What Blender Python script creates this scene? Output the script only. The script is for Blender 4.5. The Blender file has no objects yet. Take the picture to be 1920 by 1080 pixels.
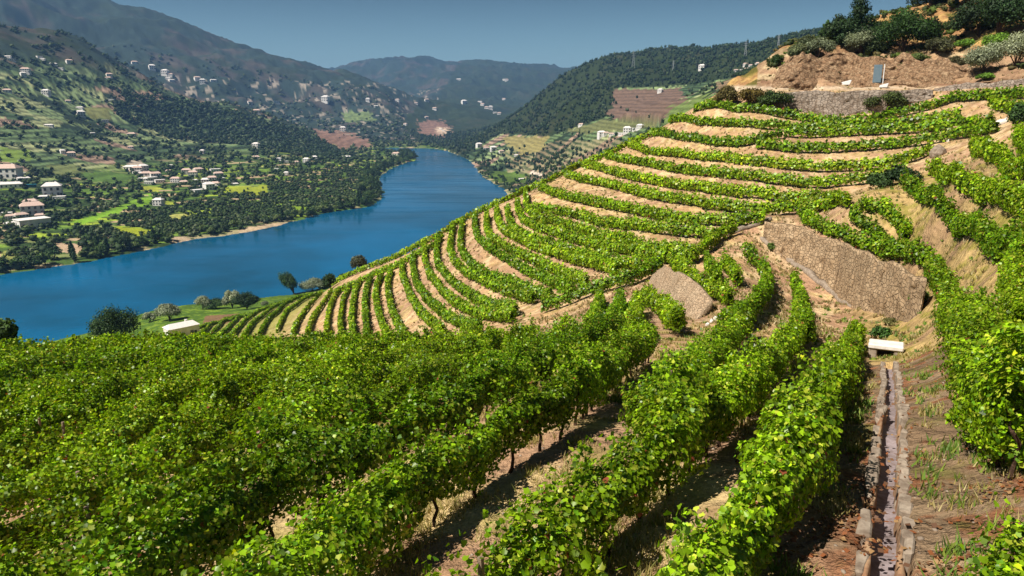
import bpy, bmesh, math
import numpy as np
from mathutils import Vector, Matrix

scene = bpy.context.scene
COL = scene.collection
# ------------------------------------------------------------------ camera
cam_data = bpy.data.cameras.new("camera"); cam = bpy.data.objects.new("camera", cam_data); COL.objects.link(cam)
cam_data.sensor_width = 36; cam_data.lens = 36 * 1387 / 1920; cam_data.clip_start = .1; cam_data.clip_end = 60000
cam.location = (0, 0, 0); cam.rotation_euler = (math.radians(90 - 13.8), 0, 0)
scene.camera = cam
# ------------------------------------------------------------------ sky and sun
SUN_EL, SUN_AZ = math.radians(52), math.radians(-121)          # azimuth measured from the view direction, + to the right
world = bpy.data.worlds.new("World"); scene.world = world; world.use_nodes = True
nt = world.node_tree; nt.nodes.clear()
sky = nt.nodes.new('ShaderNodeTexSky'); sky.sky_type = 'NISHITA'; sky.sun_disc = False
sky.sun_elevation = SUN_EL; sky.sun_rotation = SUN_AZ; sky.altitude = 300; sky.air_density = 1.0; sky.dust_density = .6; sky.ozone_density = 1.5
bg = nt.nodes.new('ShaderNodeBackground'); bg.inputs[1].default_value = .08
wo = nt.nodes.new('ShaderNodeOutputWorld')
tint = nt.nodes.new('ShaderNodeMix'); tint.data_type = 'RGBA'; tint.blend_type = 'MULTIPLY'; tint.inputs[0].default_value = 1; tint.inputs[7].default_value = (.58, .76, .80, 1)
nt.links.new(sky.outputs[0], tint.inputs[6])
tcw = nt.nodes.new('ShaderNodeTexCoord'); spw = nt.nodes.new('ShaderNodeSeparateXYZ'); nt.links.new(tcw.outputs['Generated'], spw.inputs[0])
mrw = nt.nodes.new('ShaderNodeMapRange'); nt.links.new(spw.outputs[2], mrw.inputs[0]); mrw.inputs[1].default_value = .015; mrw.inputs[2].default_value = .17; mrw.inputs[3].default_value = 1.0; mrw.inputs[4].default_value = .26
mlw = nt.nodes.new('ShaderNodeVectorMath'); mlw.operation = 'SCALE'; nt.links.new(tint.outputs[2], mlw.inputs[0]); nt.links.new(mrw.outputs[0], mlw.inputs['Scale']); nt.links.new(mlw.outputs[0], bg.inputs[0]); nt.links.new(bg.outputs[0], wo.inputs[0])
sl = bpy.data.lights.new("sun", 'SUN'); sl.energy = 5.0; sl.angle = math.radians(.5); sl.color = (1, .93, .82)
so = bpy.data.objects.new("sun", sl); COL.objects.link(so)
sdir = Vector((math.sin(SUN_AZ) * math.cos(SUN_EL), math.cos(SUN_AZ) * math.cos(SUN_EL), math.sin(SUN_EL)))
so.rotation_euler = sdir.to_track_quat('Z', 'Y').to_euler()
scene.view_settings.view_transform = 'Standard'; scene.view_settings.look = 'None'
scene.view_settings.exposure = 0.7; scene.view_settings.gamma = 1.0
try:
    scene.cycles.max_bounces = 6; scene.cycles.transparent_max_bounces = 4; scene.cycles.diffuse_bounces = 2; scene.cycles.glossy_bounces = 2
    scene.cycles.transmission_bounces = 2; scene.cycles.volume_bounces = 0
except Exception: pass
import math
import numpy as np
# ------------------------------------------------------------------ camera model (metres, camera at the origin, river 150 m below)
F = 1387.0
PITCH = math.radians(13.8)
CP, SP = math.cos(PITCH), math.sin(PITCH)
WATER = -150.0
rng = np.random.default_rng(7)

def ray(px, py):
    """unit-forward ray of a view direction given in photograph pixels -> (azimuth, rise per metre of horizontal run)"""
    x = (np.asarray(px, float) - 960) / F
    y = (540 - np.asarray(py, float)) / F
    wx, wy, wz = x, CP + SP * y, -SP + CP * y
    r = np.hypot(wx, wy)
    return np.arctan2(wx, wy), wz / r

def project(x, y, z):
    x, y, z = (np.asarray(v, float) for v in (x, y, z))
    d = y * CP - z * SP
    u = y * SP + z * CP
    d = np.where(d > .1, d, .1)
    return 960 + F * x / d, 540 - F * u / d

# ------------------------------------------------------------------ noise
def _hash(i, j, seed):
    n = (i.astype(np.int64) * 374761393 + j.astype(np.int64) * 668265263 + seed * 974634777) & 0xffffffff
    n = ((n ^ (n >> 13)) * 1274126177) & 0xffffffff
    n = ((n ^ (n >> 16)) * 2246822519) & 0xffffffff
    return ((n ^ (n >> 15)) & 0xffffff) / float(0xffffff)

def vnoise(x, y, seed=0):
    x = np.asarray(x, float); y = np.asarray(y, float)
    i = np.floor(x); j = np.floor(y); fx = x - i; fy = y - j
    fx = fx * fx * (3 - 2 * fx); fy = fy * fy * (3 - 2 * fy)
    i = i.astype(np.int64); j = j.astype(np.int64)
    a = _hash(i, j, seed); b = _hash(i + 1, j, seed); c = _hash(i, j + 1, seed); d = _hash(i + 1, j + 1, seed)
    return (a + (b - a) * fx) * (1 - fy) + (c + (d - c) * fx) * fy

def fbm(x, y, octv=4, seed=0):
    s = 0; a = .5; t = 0
    for k in range(octv):
        s = s + a * vnoise(x, y, seed + k * 17); t += a; a *= .5
        x = np.asarray(x) * 2.03 + 11.3; y = np.asarray(y) * 2.03 - 7.1
    return s / t

def cells(x, y, seed=0):
    """random value and edge distance of the nearest jittered cell"""
    i0 = np.floor(x).astype(np.int64); j0 = np.floor(y).astype(np.int64)
    best = np.full(np.shape(x), 9.); sec = best.copy(); val = np.zeros(np.shape(x))
    for di in (-1, 0, 1):
        for dj in (-1, 0, 1):
            i = i0 + di; j = j0 + dj
            cx = i + _hash(i, j, seed); cy = j + _hash(i, j, seed + 5)
            d = np.hypot(cx - x, cy - y)
            closer = d < best
            sec = np.where(closer, best, np.minimum(sec, d))
            val = np.where(closer, _hash(i, j, seed + 9), val)
            best = np.where(closer, d, best)
    return val, sec - best

# ------------------------------------------------------------------ terrain control points
CT = []                                   # (azimuth, r, z / r)
def cp(px, py, Y, extra=0.0):
    """ground point seen at (px, py), Y metres ahead"""
    x = (px - 960) / F; y = (540 - py) / F
    wx, wy, wz = x, CP + SP * y, -SP + CP * y
    t = Y / wy
    X, Z = wx * t, wz * t
    r = math.hypot(X, Y); CT.append((math.atan2(X, Y), r, Z / r))
def hid(px, Y, s):
    """ground point hidden from here: s metres down per metre ahead, under picture column px"""
    X = (px - 960) / F * Y; r = math.hypot(X, Y); CT.append((math.atan2(X, Y), r, -s * Y / r))
def plane(px, py):
    x = (px - 960) / F; y = (540 - py) / F
    wx, wy, wz = x, CP + SP * y, -SP + CP * y
    pd = -.839 * wx + .545 * wy
    t = 5 / (-wz - .22 * pd)
    cp(px, py, wy * t)
# foreground slope
for a in ((-250, 1080), (0, 1080), (400, 1080), (720, 1080), (1130, 1080), (1480, 1080), (1640, 1080), (1920, 1080), (2200, 1080),
          (-250, 1400), (300, 1400), (900, 1400), (1500, 1400), (2200, 1400), (0, 960), (400, 960), (860, 970), (1200, 960), (1500, 960),
          (-200, 850), (0, 850), (400, 850), (700, 850), (900, 850), (0, 760), (350, 760)): plane(*a)
for a in ((0, 716, 40), (0, 681, 54), (-250, 712, 46), (-250, 680, 62), (300, 714, 34), (300, 674, 49), (600, 726, 29), (600, 682, 41), (800, 750, 24), (800, 678, 40), (1000, 700, 27),
          (1000, 640, 45), (1050, 810, 14.5), (1160, 740, 20), (1230, 690, 25), (1300, 640, 36), (1350, 620, 42), (1240, 605, 48),
          (1110, 610, 52), (1460, 660, 33), (1550, 650, 36), (1480, 800, 15), (1380, 760, 18), (1665, 850, 12.5), (1665, 950, 9.3),
          (1665, 750, 19), (1665, 700, 27), (1660, 655, 38), (1680, 612, 50), (1590, 590, 57), (1520, 590, 56), (1640, 590, 54),
          # great dry wall: foot and head
          (1440, 462, 80), (1480, 492, 76), (1560, 549, 66), (1620, 582, 58.5),
          (1440, 414, 86), (1500, 420, 84), (1600, 462, 73), (1700, 505, 62.5), (1745, 525, 57),
          # right bank, going up
          (1700, 780, 15), (1760, 700, 22), (1760, 800, 13.5), (1850, 830, 12), (1920, 930, 8.6), (1750, 640, 32), (1760, 590, 42),
          (2100, 900, 8.5), (1850, 560, 31), (1920, 640, 20), (1780, 480, 55), (1900, 500, 34), (1900, 462, 38), (1850, 440, 46), (1758, 390, 62), (1867, 372, 52),
          (1780, 335, 72), (1920, 330, 58), (1850, 285, 84), (1920, 240, 84), (1700, 425, 70), (1650, 395, 74), (1600, 430, 74), (1650, 350, 88),
          (2150, 500, 30), (2150, 300, 60), (1600, 300, 108), (1700, 270, 108), (1800, 250, 104), (1750, 225, 118), (1900, 190, 108), (2150, 190, 90)): cp(*a)
# bowl and spur
for a in ((1300, 470, 78), (1250, 500, 73), (1200, 520, 71), (1130, 565, 66), (1330, 530, 64), (1290, 590, 52), (1400, 560, 54), (1400, 480, 74), (1370, 430, 84), (1050, 585, 70), (980, 605, 70),
          (850, 628, 80), (700, 640, 98), (1200, 440, 88), (1350, 415, 88), (1500, 385, 91), (1100, 480, 92), (1000, 520, 92), (900, 470, 112), (900, 560, 92), (800, 560, 104), (800, 500, 128),
          (700, 570, 124), (720, 520, 150), (600, 620, 132), (500, 635, 170), (640, 560, 165), (350, 640, 240), (420, 610, 285), (500, 600, 220),
          (600, 560, 230), (560, 562, 310), (640, 530, 225),
          (1300, 380, 100), (1100, 400, 110), (1450, 330, 106), (1300, 310, 124), (1150, 340, 130), (1450, 250, 125), (1300, 250, 142), (1600, 240, 122), (1450, 212, 138),
          (1340, 205, 148), (1580, 222, 132), (1690, 215, 126),
          (665, 512, 212), (700, 498, 192), (750, 480, 176), (800, 455, 166), (860, 420, 156), (900, 400, 154), (950, 376, 154), (1000, 356, 156), (1060, 328, 158), (1130, 298, 160),
          (1180, 274, 162), (1215, 258, 162), (1290, 215, 160), (1340, 190, 158),
          # hill above the road
          (1480, 213, 139), (1560, 214, 137), (1640, 210, 132), (1480, 170, 146), (1560, 171, 144), (1640, 171, 140), (1740, 168, 134), (1850, 158, 124), (1950, 150, 115), (1420, 168, 152),
          (1500, 158, 153), (1600, 158, 150), (1740, 155, 144), (1500, 105, 160), (1450, 128, 160), (1600, 85, 172), (1580, 120, 158), (1700, 130, 150), (1700, 60, 180), (1800, 110, 146), (1800, 40, 170), (1900, 130, 126), (1900, 40, 150), (1850, 100, 136),
          (1560, 70, 182), (1620, 40, 200), (1700, 20, 210), (1800, -15, 210), (1950, -60, 190), (2150, -60, 160), (2150, 100, 110)): cp(*a)
for a in ((0, 100, .36), (0, 200, .375), (0, 340, .37), (0, 470, .318), (-250, 120, .36), (-250, 250, .37), (-250, 440, .338), (200, 100, .352), (200, 180, .345), (200, 300, .333), (400, 95, .345),
          (400, 160, .325),
          (650, 280, .25), (650, 420, .262), (800, 220, .22), (800, 380, .25), (800, 560, .262), (950, 210, .165), (950, 350, .21), (950, 650, .225), (1060, 220, .13), (1100, 420, .17),
          (1100, 700, .15), (1200, 230, .085), (1200, 450, .12), (1330, 240, .06), (1330, 400, .08), (1450, 260, -.03), (1450, 400, .02), (1600, 260, -.08), (1600, 450, -.05), (1800, 270, -.10), (1800, 500, -.06),
          (2150, 300, -.1), (2150, 600, -.08), (2150, 1500, -.05)): hid(*a)
# bench by the river, near shore
for a in ((340, 622, 300), (200, 640, 290), (300, 600, 430), (450, 600, 350), (480, 585, 400), (420, 580, 470)): cp(*a)
# far bank of the river
for a in ((0, 480, 735), (0, 430, 860), (0, 400, 957), (200, 400, 1010), (400, 380, 1126), (550, 350, 1346), (700, 310, 1850), (200, 450, 840), (0, 330, 1210), (200, 330, 1370), (400, 320, 1580), (550, 305, 1720), (-250, 450, 800), (-250, 330, 1200),
          (0, 200, 1700), (0, 60, 2300), (140, 75, 2500), (210, 115, 2650), (330, 180, 2700), (450, 207, 2800), (560, 242, 2800), (640, 287, 2300), (200, 230, 1900), (400, 262, 2050), (100, 140, 2100), (-250, 60, 2000), (-250, 200, 1600),
          (740, 290, 2600), (200, 80, 4300), (400, 140, 4300), (600, 205, 4200), (500, 170, 4300), (170, 0, 5200), (0, -60, 5000), (-250, -120, 4600), (60, 20, 4300), (250, 15, 5200), (330, 43, 5300), (420, 76, 5300), (480, 90, 5300), (520, 109, 5300), (600, 126, 5200), (690, 148, 5100),
          (742, 180, 4800), (700, 225, 3900), (740, 262, 3300),
          (645, 130, 9000), (720, 115, 9000), (800, 111, 9000), (860, 120, 9000), (900, 117, 9000), (1000, 126, 9000), (1065, 127, 9000), (1100, 137, 9200), (1160, 160, 9500), (820, 180, 6500), (950, 190, 6500), (900, 212, 5000), (850, 242, 4000), (800, 266, 3200)): cp(*a)
for a in ((0, 3300, -.03), (210, 3300, -.02), (450, 3500, .02), (0, 7000, -.10), (300, 7500, -.06), (600, 7500, .0), (742, 6200, .01), (800, 12000, -.02), (300, 14000, -.03), (-250, 8000, -.1), (1100, 12500, -.02), (1500, 14000, -.01), (2150, 14000, -.01), (1450, 5000, .0), (1200, 5000, .005)): hid(*a)
# right bank of the river, far hill
for a in ((1000, 330, 1500), (1000, 290, 1750), (1100, 300, 1100), (1100, 250, 1400), (1200, 255, 950), (1250, 203, 1100), (1320, 190, 800), (1000, 250, 2200), (1060, 205, 2000), (950, 232, 2600), (1100, 162, 2400), (1100, 137, 2500), (1150, 128, 2350),
          (1230, 131, 2200), (1300, 132, 1950), (1400, 106, 1750), (1470, 86, 1600), (1560, 70, 1500), (1300, 180, 1500), (1400, 140, 1350), (1430, 120, 1500), (1040, 165, 2600), (980, 212, 2800), (900, 256, 3000)): cp(*a)
CT = np.array(CT)

# river outline (seen from here, on the water plane)
_near = [(-900, 690), (-300, 668), (0, 660), (150, 640), (270, 605), (350, 590), (480, 569), (560, 549), (650, 530), (780, 490), (880, 440), (940, 400), (957, 372), (947, 356), (905, 331), (891, 313), (880, 299), (850, 287), (832, 281), (800, 278)]
_far = [(740, 277), (700, 279), (768, 286), (781, 299), (740, 313), (712, 330), (712, 348), (717, 372), (690, 387), (600, 402), (500, 428), (350, 452), (170, 490), (0, 516), (-300, 560), (-900, 600)]
_a, _s = ray([p[0] for p in _near + _far], [p[1] for p in _near + _far])
_r = WATER / _s
RIVER = np.stack([_r * np.sin(_a), _r * np.cos(_a)], 1)

def sdist(P, x, y):
    """signed distance to polygon P, negative inside"""
    x = np.asarray(x, float); y = np.asarray(y, float)
    d = np.full(x.shape, 1e18); ins = np.zeros(x.shape, bool)
    n = len(P)
    for k in range(n):
        x1, y1 = P[k]; x2, y2 = P[(k + 1) % n]
        ex, ey = x2 - x1, y2 - y1
        t = np.clip(((x - x1) * ex + (y - y1) * ey) / (ex * ex + ey * ey + 1e-9), 0, 1)
        d = np.minimum(d, (x - x1 - t * ex) ** 2 + (y - y1 - t * ey) ** 2)
        c = ((y1 > y) != (y2 > y)) & (x < ex * (y - y1) / (ey + 1e-12 * (ey == 0)) + x1)
        ins ^= c
    d = np.sqrt(d)
    return np.where(ins, -d, d)

# thin plate spline of the down-slope over (azimuth, log distance)
KA = 2.2
def _kern(d2): return .5 * d2 * np.log(d2 + 1e-12)
_U = np.stack([CT[:, 0] * KA, np.log(CT[:, 1])], 1)
_n = len(_U)
_K = _kern(((_U[:, None] - _U[None]) ** 2).sum(-1)) + np.eye(_n) * 2e-4
_P = np.hstack([np.ones((_n, 1)), _U])
_A = np.block([[_K, _P], [_P.T, np.zeros((3, 3))]])
_W = np.linalg.solve(_A, np.concatenate([CT[:, 2], [0, 0, 0]]))
def tps(a, lr):
    out = np.empty(a.size); a = a.ravel() * KA; lr = lr.ravel()
    for k in range(0, a.size, 40000):
        q = np.stack([a[k:k + 40000], lr[k:k + 40000]], 1)
        d2 = (q[:, None, 0] - _U[None, :, 0]) ** 2 + (q[:, None, 1] - _U[None, :, 1]) ** 2
        out[k:k + 40000] = _kern(d2) @ _W[:_n] + _W[_n] + q @ _W[_n + 1:]
    return out
# coarse table, then bilinear
A0, A1, L0, L1 = -.95, .95, math.log(1.6), math.log(15500)
NA, NL = 360, 460
_ga = np.linspace(A0, A1, NA); _gl = np.linspace(L0, L1, NL)
_GA, _GL = np.meshgrid(_ga, _gl, indexing='ij')
TAB = tps(_GA, _GL).reshape(NA, NL)

def base_z(x, y):
    r = np.maximum(np.hypot(x, y), 3.2); a = np.clip(np.arctan2(x, y), A0, A1 - 1e-6); l = np.clip(np.log(r + 1e-6), L0, L1 - 1e-6)
    u = (a - A0) / (A1 - A0) * (NA - 1); v = (l - L0) / (L1 - L0) * (NL - 1)
    i = np.clip(u.astype(int), 0, NA - 2); j = np.clip(v.astype(int), 0, NL - 2); fu = u - i; fv = v - j
    q = [TAB[i, np.clip(j + k, 0, NL - 1)] * (1 - fu) + TAB[i + 1, np.clip(j + k, 0, NL - 1)] * fu for k in (-1, 0, 1, 2)]
    s = q[1] + .5 * fv * (q[2] - q[0] + fv * (2 * q[0] - 5 * q[1] + 4 * q[2] - q[3] + fv * (3 * (q[1] - q[2]) + q[3] - q[0])))
    return s * r

def ground_z(x, y):
    x = np.asarray(x, float); y = np.asarray(y, float)
    r = np.hypot(x, y)
    z = base_z(x, y)
    # relief: gullies on the mountains, lumps near
    far = np.clip((r - 900) / 2500, 0, 1)
    up = np.clip((z + 135) / 120, 0, 1)
    rid = 1 - np.abs(2 * fbm(x / 420, y / 420, 5, 3) - 1)
    z = z + far * up * (rid - .78) * (70 + .012 * r)
    z = z + far * up * (fbm(x / 70, y / 70, 3, 8) - .5) * 22
    mid = np.clip((r - 60) / 200, 0, 1) * (1 - far)
    z = z + mid * np.clip((z + 148) / 10, 0, 1) * (fbm(x / 30, y / 30, 3, 5) - .5) * 2.0
    z = z + (fbm(x / 1.6, y / 1.6, 3, 21) - .5) * .16 * np.clip(1.5 - r / 200, 0, 1)
    rt = np.clip((x - 12) / 8, 0, 1) * np.clip((r - 22) / 20, 0, 1) * np.clip((115 - r) / 20, 0, 1)
    z = z + rt * (fbm(x / 5, y / 5, 4, 23) - .5) * 1.3
    cut = np.clip((z - 3.2) / 1.5, 0, 1) * (r < 300) * (r > 100)
    z = z + cut * ((fbm(x / 5, y / 5, 5, 24) - .5) * 3.2 + (fbm(x / 1.4, y / 1.4, 4, 25) - .5) * 1.1)
    z = np.minimum(z, 690 + 6 * fbm(x / 90, y / 90, 3, 2))
    m = r > 250
    if m.any():
        zz = z[m]; d = sdist(RIVER, x[m], y[m]); d = d + (fbm(x[m] / 25, y[m] / 25, 3, 31) - .5) * 14
        outz = np.maximum(zz, WATER + .5 + np.clip(d * .12, 0, 2.2))
        # the strip next to the bank may not tower over the water
        outz = np.minimum(outz, WATER + 1.5 + np.clip(d, 0, None) * .55 + 1e4 * (d > 220))
        inz = WATER - .4 - np.clip(-d * .25, 0, 5)
        z = z.copy(); z[m] = np.where(d > 0, outz, inz)
    return z

# finer table of the finished ground, used to stand things on it and to look things up
NA2, NL2 = 900, 1500
ga2 = np.linspace(A0, A1, NA2); gl2 = np.linspace(L0, L1, NL2)
GA2, GL2 = np.meshgrid(ga2, gl2, indexing='ij')
GR2 = np.exp(GL2); TX = GR2 * np.sin(GA2); TY = GR2 * np.cos(GA2)
TZ = ground_z(TX, TY)
GR1 = np.exp(gl2)

def gz(x, y):
    x = np.asarray(x, float); y = np.asarray(y, float)
    r = np.hypot(x, y); a = np.clip(np.arctan2(x, y), A0, A1 - 1e-6); l = np.clip(np.log(r + 1e-6), L0, L1 - 1e-6)
    u = (a - A0) / (A1 - A0) * (NA2 - 1); v = (l - L0) / (L1 - L0) * (NL2 - 1)
    i = np.clip(u.astype(int), 0, NA2 - 2); j = np.clip(v.astype(int), 0, NL2 - 2); fu = u - i; fv = v - j
    return (TZ[i, j] * (1 - fu) + TZ[i + 1, j] * fu) * (1 - fv) + (TZ[i, j + 1] * (1 - fu) + TZ[i + 1, j + 1] * fu) * fv

def hit(px, py, h=0.0, rmin=2.0, rmax=15000.0):
    """where the line of sight meets the ground raised by h -> x, y"""
    a, s = ray(px, py)
    u = (a - A0) / (A1 - A0) * (NA2 - 1); i = int(np.clip(u, 0, NA2 - 2)); f = u - i
    zc = TZ[i] * (1 - f) + TZ[i + 1] * f + h
    gap = s * GR1 - zc
    j0 = np.searchsorted(GR1, rmin); j1 = min(np.searchsorted(GR1, rmax), NL2 - 1)
    g = gap[j0:j1]
    b = np.where(g <= 0)[0]
    if len(b) and b[0] > 0:
        k = b[0] + j0; t = gap[k - 1] / (gap[k - 1] - gap[k]); r = GR1[k - 1] * (1 - t) + GR1[k] * t
    elif len(b): r = GR1[j0]
    else: r = GR1[j0 + int(np.argmin(g / GR1[j0:j1]))]
    return float(r * math.sin(a)), float(r * math.cos(a))
# ------------------------------------------------------------------ helpers
def tag(o, label=None, cat=None, group=None, kind=None):
    if label: o["label"] = label
    if cat: o["category"] = cat
    if group: o["group"] = group
    if kind or cat: o["kind"] = kind or "thing"
    return o

def mesh_arrays(name, groups, smooth=False):
    """groups: list of (verts Nx3, faces MxK, colours Nx3 or None) -> one mesh"""
    me = bpy.data.meshes.new(name)
    V = np.concatenate([g[0] for g in groups]).astype(np.float32)
    loops = []; starts = []; tot = []; off = 0; ls = 0
    for v, f, c in groups:
        f = np.asarray(f, np.int64)
        loops.append((f + off).ravel()); k = f.shape[1]
        starts.append(ls + np.arange(len(f)) * k); tot.append(np.full(len(f), k)); ls += f.size; off += len(v)
    L = np.concatenate(loops).astype(np.int32); S = np.concatenate(starts).astype(np.int32)
    me.vertices.add(len(V)); me.vertices.foreach_set("co", V.ravel())
    me.loops.add(len(L)); me.loops.foreach_set("vertex_index", L)
    me.polygons.add(len(S)); me.polygons.foreach_set("loop_start", S)
    if smooth: me.polygons.foreach_set("use_smooth", np.ones(len(S), bool))
    if groups[0][2] is not None:
        C = np.concatenate([np.concatenate([g[2], np.ones((len(g[2]), 1))], 1) for g in groups]).astype(np.float32)
        at = me.attributes.new("col", 'FLOAT_COLOR', 'POINT'); at.data.foreach_set("color", C.ravel())
    me.update(calc_edges=True); me.validate()
    return me

def link(name, me, mat=None, parent=None, loc=None):
    o = bpy.data.objects.new(name, me); COL.objects.link(o)
    if mat is not None and me is not None and not me.materials: me.materials.append(mat)
    if parent is not None: o.parent = parent
    if loc is not None: o.location = loc
    return o

def empty(name, loc, rz=0.0):
    o = bpy.data.objects.new(name, None); COL.objects.link(o); o.location = loc; o.rotation_euler = (0, 0, rz); o.empty_display_size = .3
    return o

def copy_tree(o, loc, rz=0.0, sc=(1, 1, 1)):
    c = o.copy(); COL.objects.link(c); c.location = loc; c.rotation_euler = (0, 0, rz); c.scale = sc
    for ch in o.children:
        d = ch.copy(); COL.objects.link(d); d.parent = c
        for g in ch.children:
            e = g.copy(); COL.objects.link(e); e.parent = d
    return c

def bm_obj(name, bm, mat, parent=None, loc=None, smooth=False):
    me = bpy.data.meshes.new(name); bm.to_mesh(me); bm.free()
    if smooth:
        for p in me.polygons: p.use_smooth = True
    return link(name, me, mat, parent, loc)

def box(bm, c, s, rz=0.0, bevel=0.0):
    r = bmesh.ops.create_cube(bm, size=1)
    vs = r['verts']
    bmesh.ops.scale(bm, vec=s, verts=vs)
    if rz: bmesh.ops.rotate(bm, cent=(0, 0, 0), matrix=Matrix.Rotation(rz, 3, 'Z'), verts=vs)
    bmesh.ops.translate(bm, vec=c, verts=vs)
    if bevel:
        es = list({e for v in vs for e in v.link_edges})
        bmesh.ops.bevel(bm, geom=es, offset=bevel, segments=1, affect='EDGES')
    return vs

def tube(bm, pts, rad, seg=6):
    """tapered tube through pts"""
    rings = []
    for i, (p, r) in enumerate(zip(pts, rad)):
        p = Vector(p)
        d = (Vector(pts[min(i + 1, len(pts) - 1)]) - Vector(pts[max(i - 1, 0)])).normalized()
        u = d.orthogonal().normalized(); v = d.cross(u)
        rings.append([bm.verts.new(p + (u * math.cos(t) + v * math.sin(t)) * r) for t in np.linspace(0, 2 * math.pi, seg, endpoint=False)])
    for a, b in zip(rings, rings[1:]):
        for k in range(seg): bm.faces.new((a[k], a[(k + 1) % seg], b[(k + 1) % seg], b[k]))
    bm.faces.new(rings[0][::-1]); bm.faces.new(rings[-1])

# ------------------------------------------------------------------ materials
def new_mat(name):
    m = bpy.data.materials.new(name); m.use_nodes = True; n = m.node_tree; n.nodes.clear()
    return m, n, n.nodes.new('ShaderNodeOutputMaterial')
def N(n, t, **kw):
    x = n.nodes.new(t)
    for k, v in kw.items(): setattr(x, k, v)
    return x
def mixc(n, fac, a, b, mode='MIX'):
    x = N(n, 'ShaderNodeMix', data_type='RGBA', blend_type=mode)
    for s, v in ((0, fac), (6, a), (7, b)):
        if hasattr(v, 'default_value') or hasattr(v, 'is_linked'): n.links.new(v, x.inputs[s])
        elif v is not None: x.inputs[s].default_value = v if s == 0 else (*v, 1)
    return x.outputs[2]
def noise(n, vec, scale, detail=4, rough=.6, out=0):
    x = N(n, 'ShaderNodeTexNoise'); x.inputs['Scale'].default_value = scale; x.inputs['Detail'].default_value = detail; x.inputs['Roughness'].default_value = rough
    if vec is not None: n.links.new(vec, x.inputs['Vector'])
    return x.outputs[out]
def ramp(n, v, a, b):
    x = N(n, 'ShaderNodeMapRange'); n.links.new(v, x.inputs[0]); x.inputs[1].default_value = a; x.inputs[2].default_value = b
    return x.outputs[0]

def leaf_mat(name, trans=.38, gloss=.05, rough=.38):
    m, n, out = new_mat(name)
    at = N(n, 'ShaderNodeAttribute', attribute_name='col')
    oi = N(n, 'ShaderNodeObjectInfo')
    hs = N(n, 'ShaderNodeHueSaturation'); n.links.new(at.outputs[0], hs.inputs['Color'])
    mr = N(n, 'ShaderNodeMapRange'); n.links.new(oi.outputs['Random'], mr.inputs[0]); mr.inputs[3].default_value = .82; mr.inputs[4].default_value = 1.2
    n.links.new(mr.outputs[0], hs.inputs['Value'])
    mh = N(n, 'ShaderNodeMapRange'); n.links.new(oi.outputs['Random'], mh.inputs[0]); mh.inputs[3].default_value = .51; mh.inputs[4].default_value = .49
    n.links.new(mh.outputs[0], hs.inputs['Hue'])
    d = N(n, 'ShaderNodeBsdfDiffuse'); n.links.new(hs.outputs[0], d.inputs[0])
    t = N(n, 'ShaderNodeBsdfTranslucent')
    n.links.new(mixc(n, 1.0, hs.outputs[0], (1.0, 1.0, .35), 'MULTIPLY'), t.inputs[0])
    a = N(n, 'ShaderNodeMixShader'); a.inputs[0].default_value = trans; n.links.new(d.outputs[0], a.inputs[1]); n.links.new(t.outputs[0], a.inputs[2])
    g = N(n, 'ShaderNodeBsdfGlossy'); g.inputs['Roughness'].default_value = rough
    b = N(n, 'ShaderNodeMixShader'); b.inputs[0].default_value = gloss; n.links.new(a.outputs[0], b.inputs[1]); n.links.new(g.outputs[0], b.inputs[2])
    n.links.new(b.outputs[0], out.inputs[0])
    return m

def simple_mat(name, col, col2=None, scale=3.0, rough=.8, bump=.3, dist=.02, spec=.3, attr=False):
    m, n, out = new_mat(name)
    p = N(n, 'ShaderNodeBsdfPrincipled'); p.inputs['Roughness'].default_value = rough; p.inputs['Specular IOR Level'].default_value = spec
    tc = N(n, 'ShaderNodeTexCoord')
    nz = noise(n, tc.outputs['Object'], scale, 6, .65)
    c = mixc(n, ramp(n, nz, .35, .65), col, col2 or tuple(v * .6 for v in col))
    if attr:
        at = N(n, 'ShaderNodeAttribute', attribute_name='col'); c = mixc(n, 1.0, c, at.outputs[0], 'MULTIPLY')
    n.links.new(c, p.inputs['Base Color'])
    bp = N(n, 'ShaderNodeBump'); bp.inputs['Strength'].default_value = bump; bp.inputs['Distance'].default_value = dist
    n.links.new(nz, bp.inputs['Height']); n.links.new(bp.outputs[0], p.inputs['Normal'])
    n.links.new(p.outputs[0], out.inputs[0])
    return m

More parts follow.
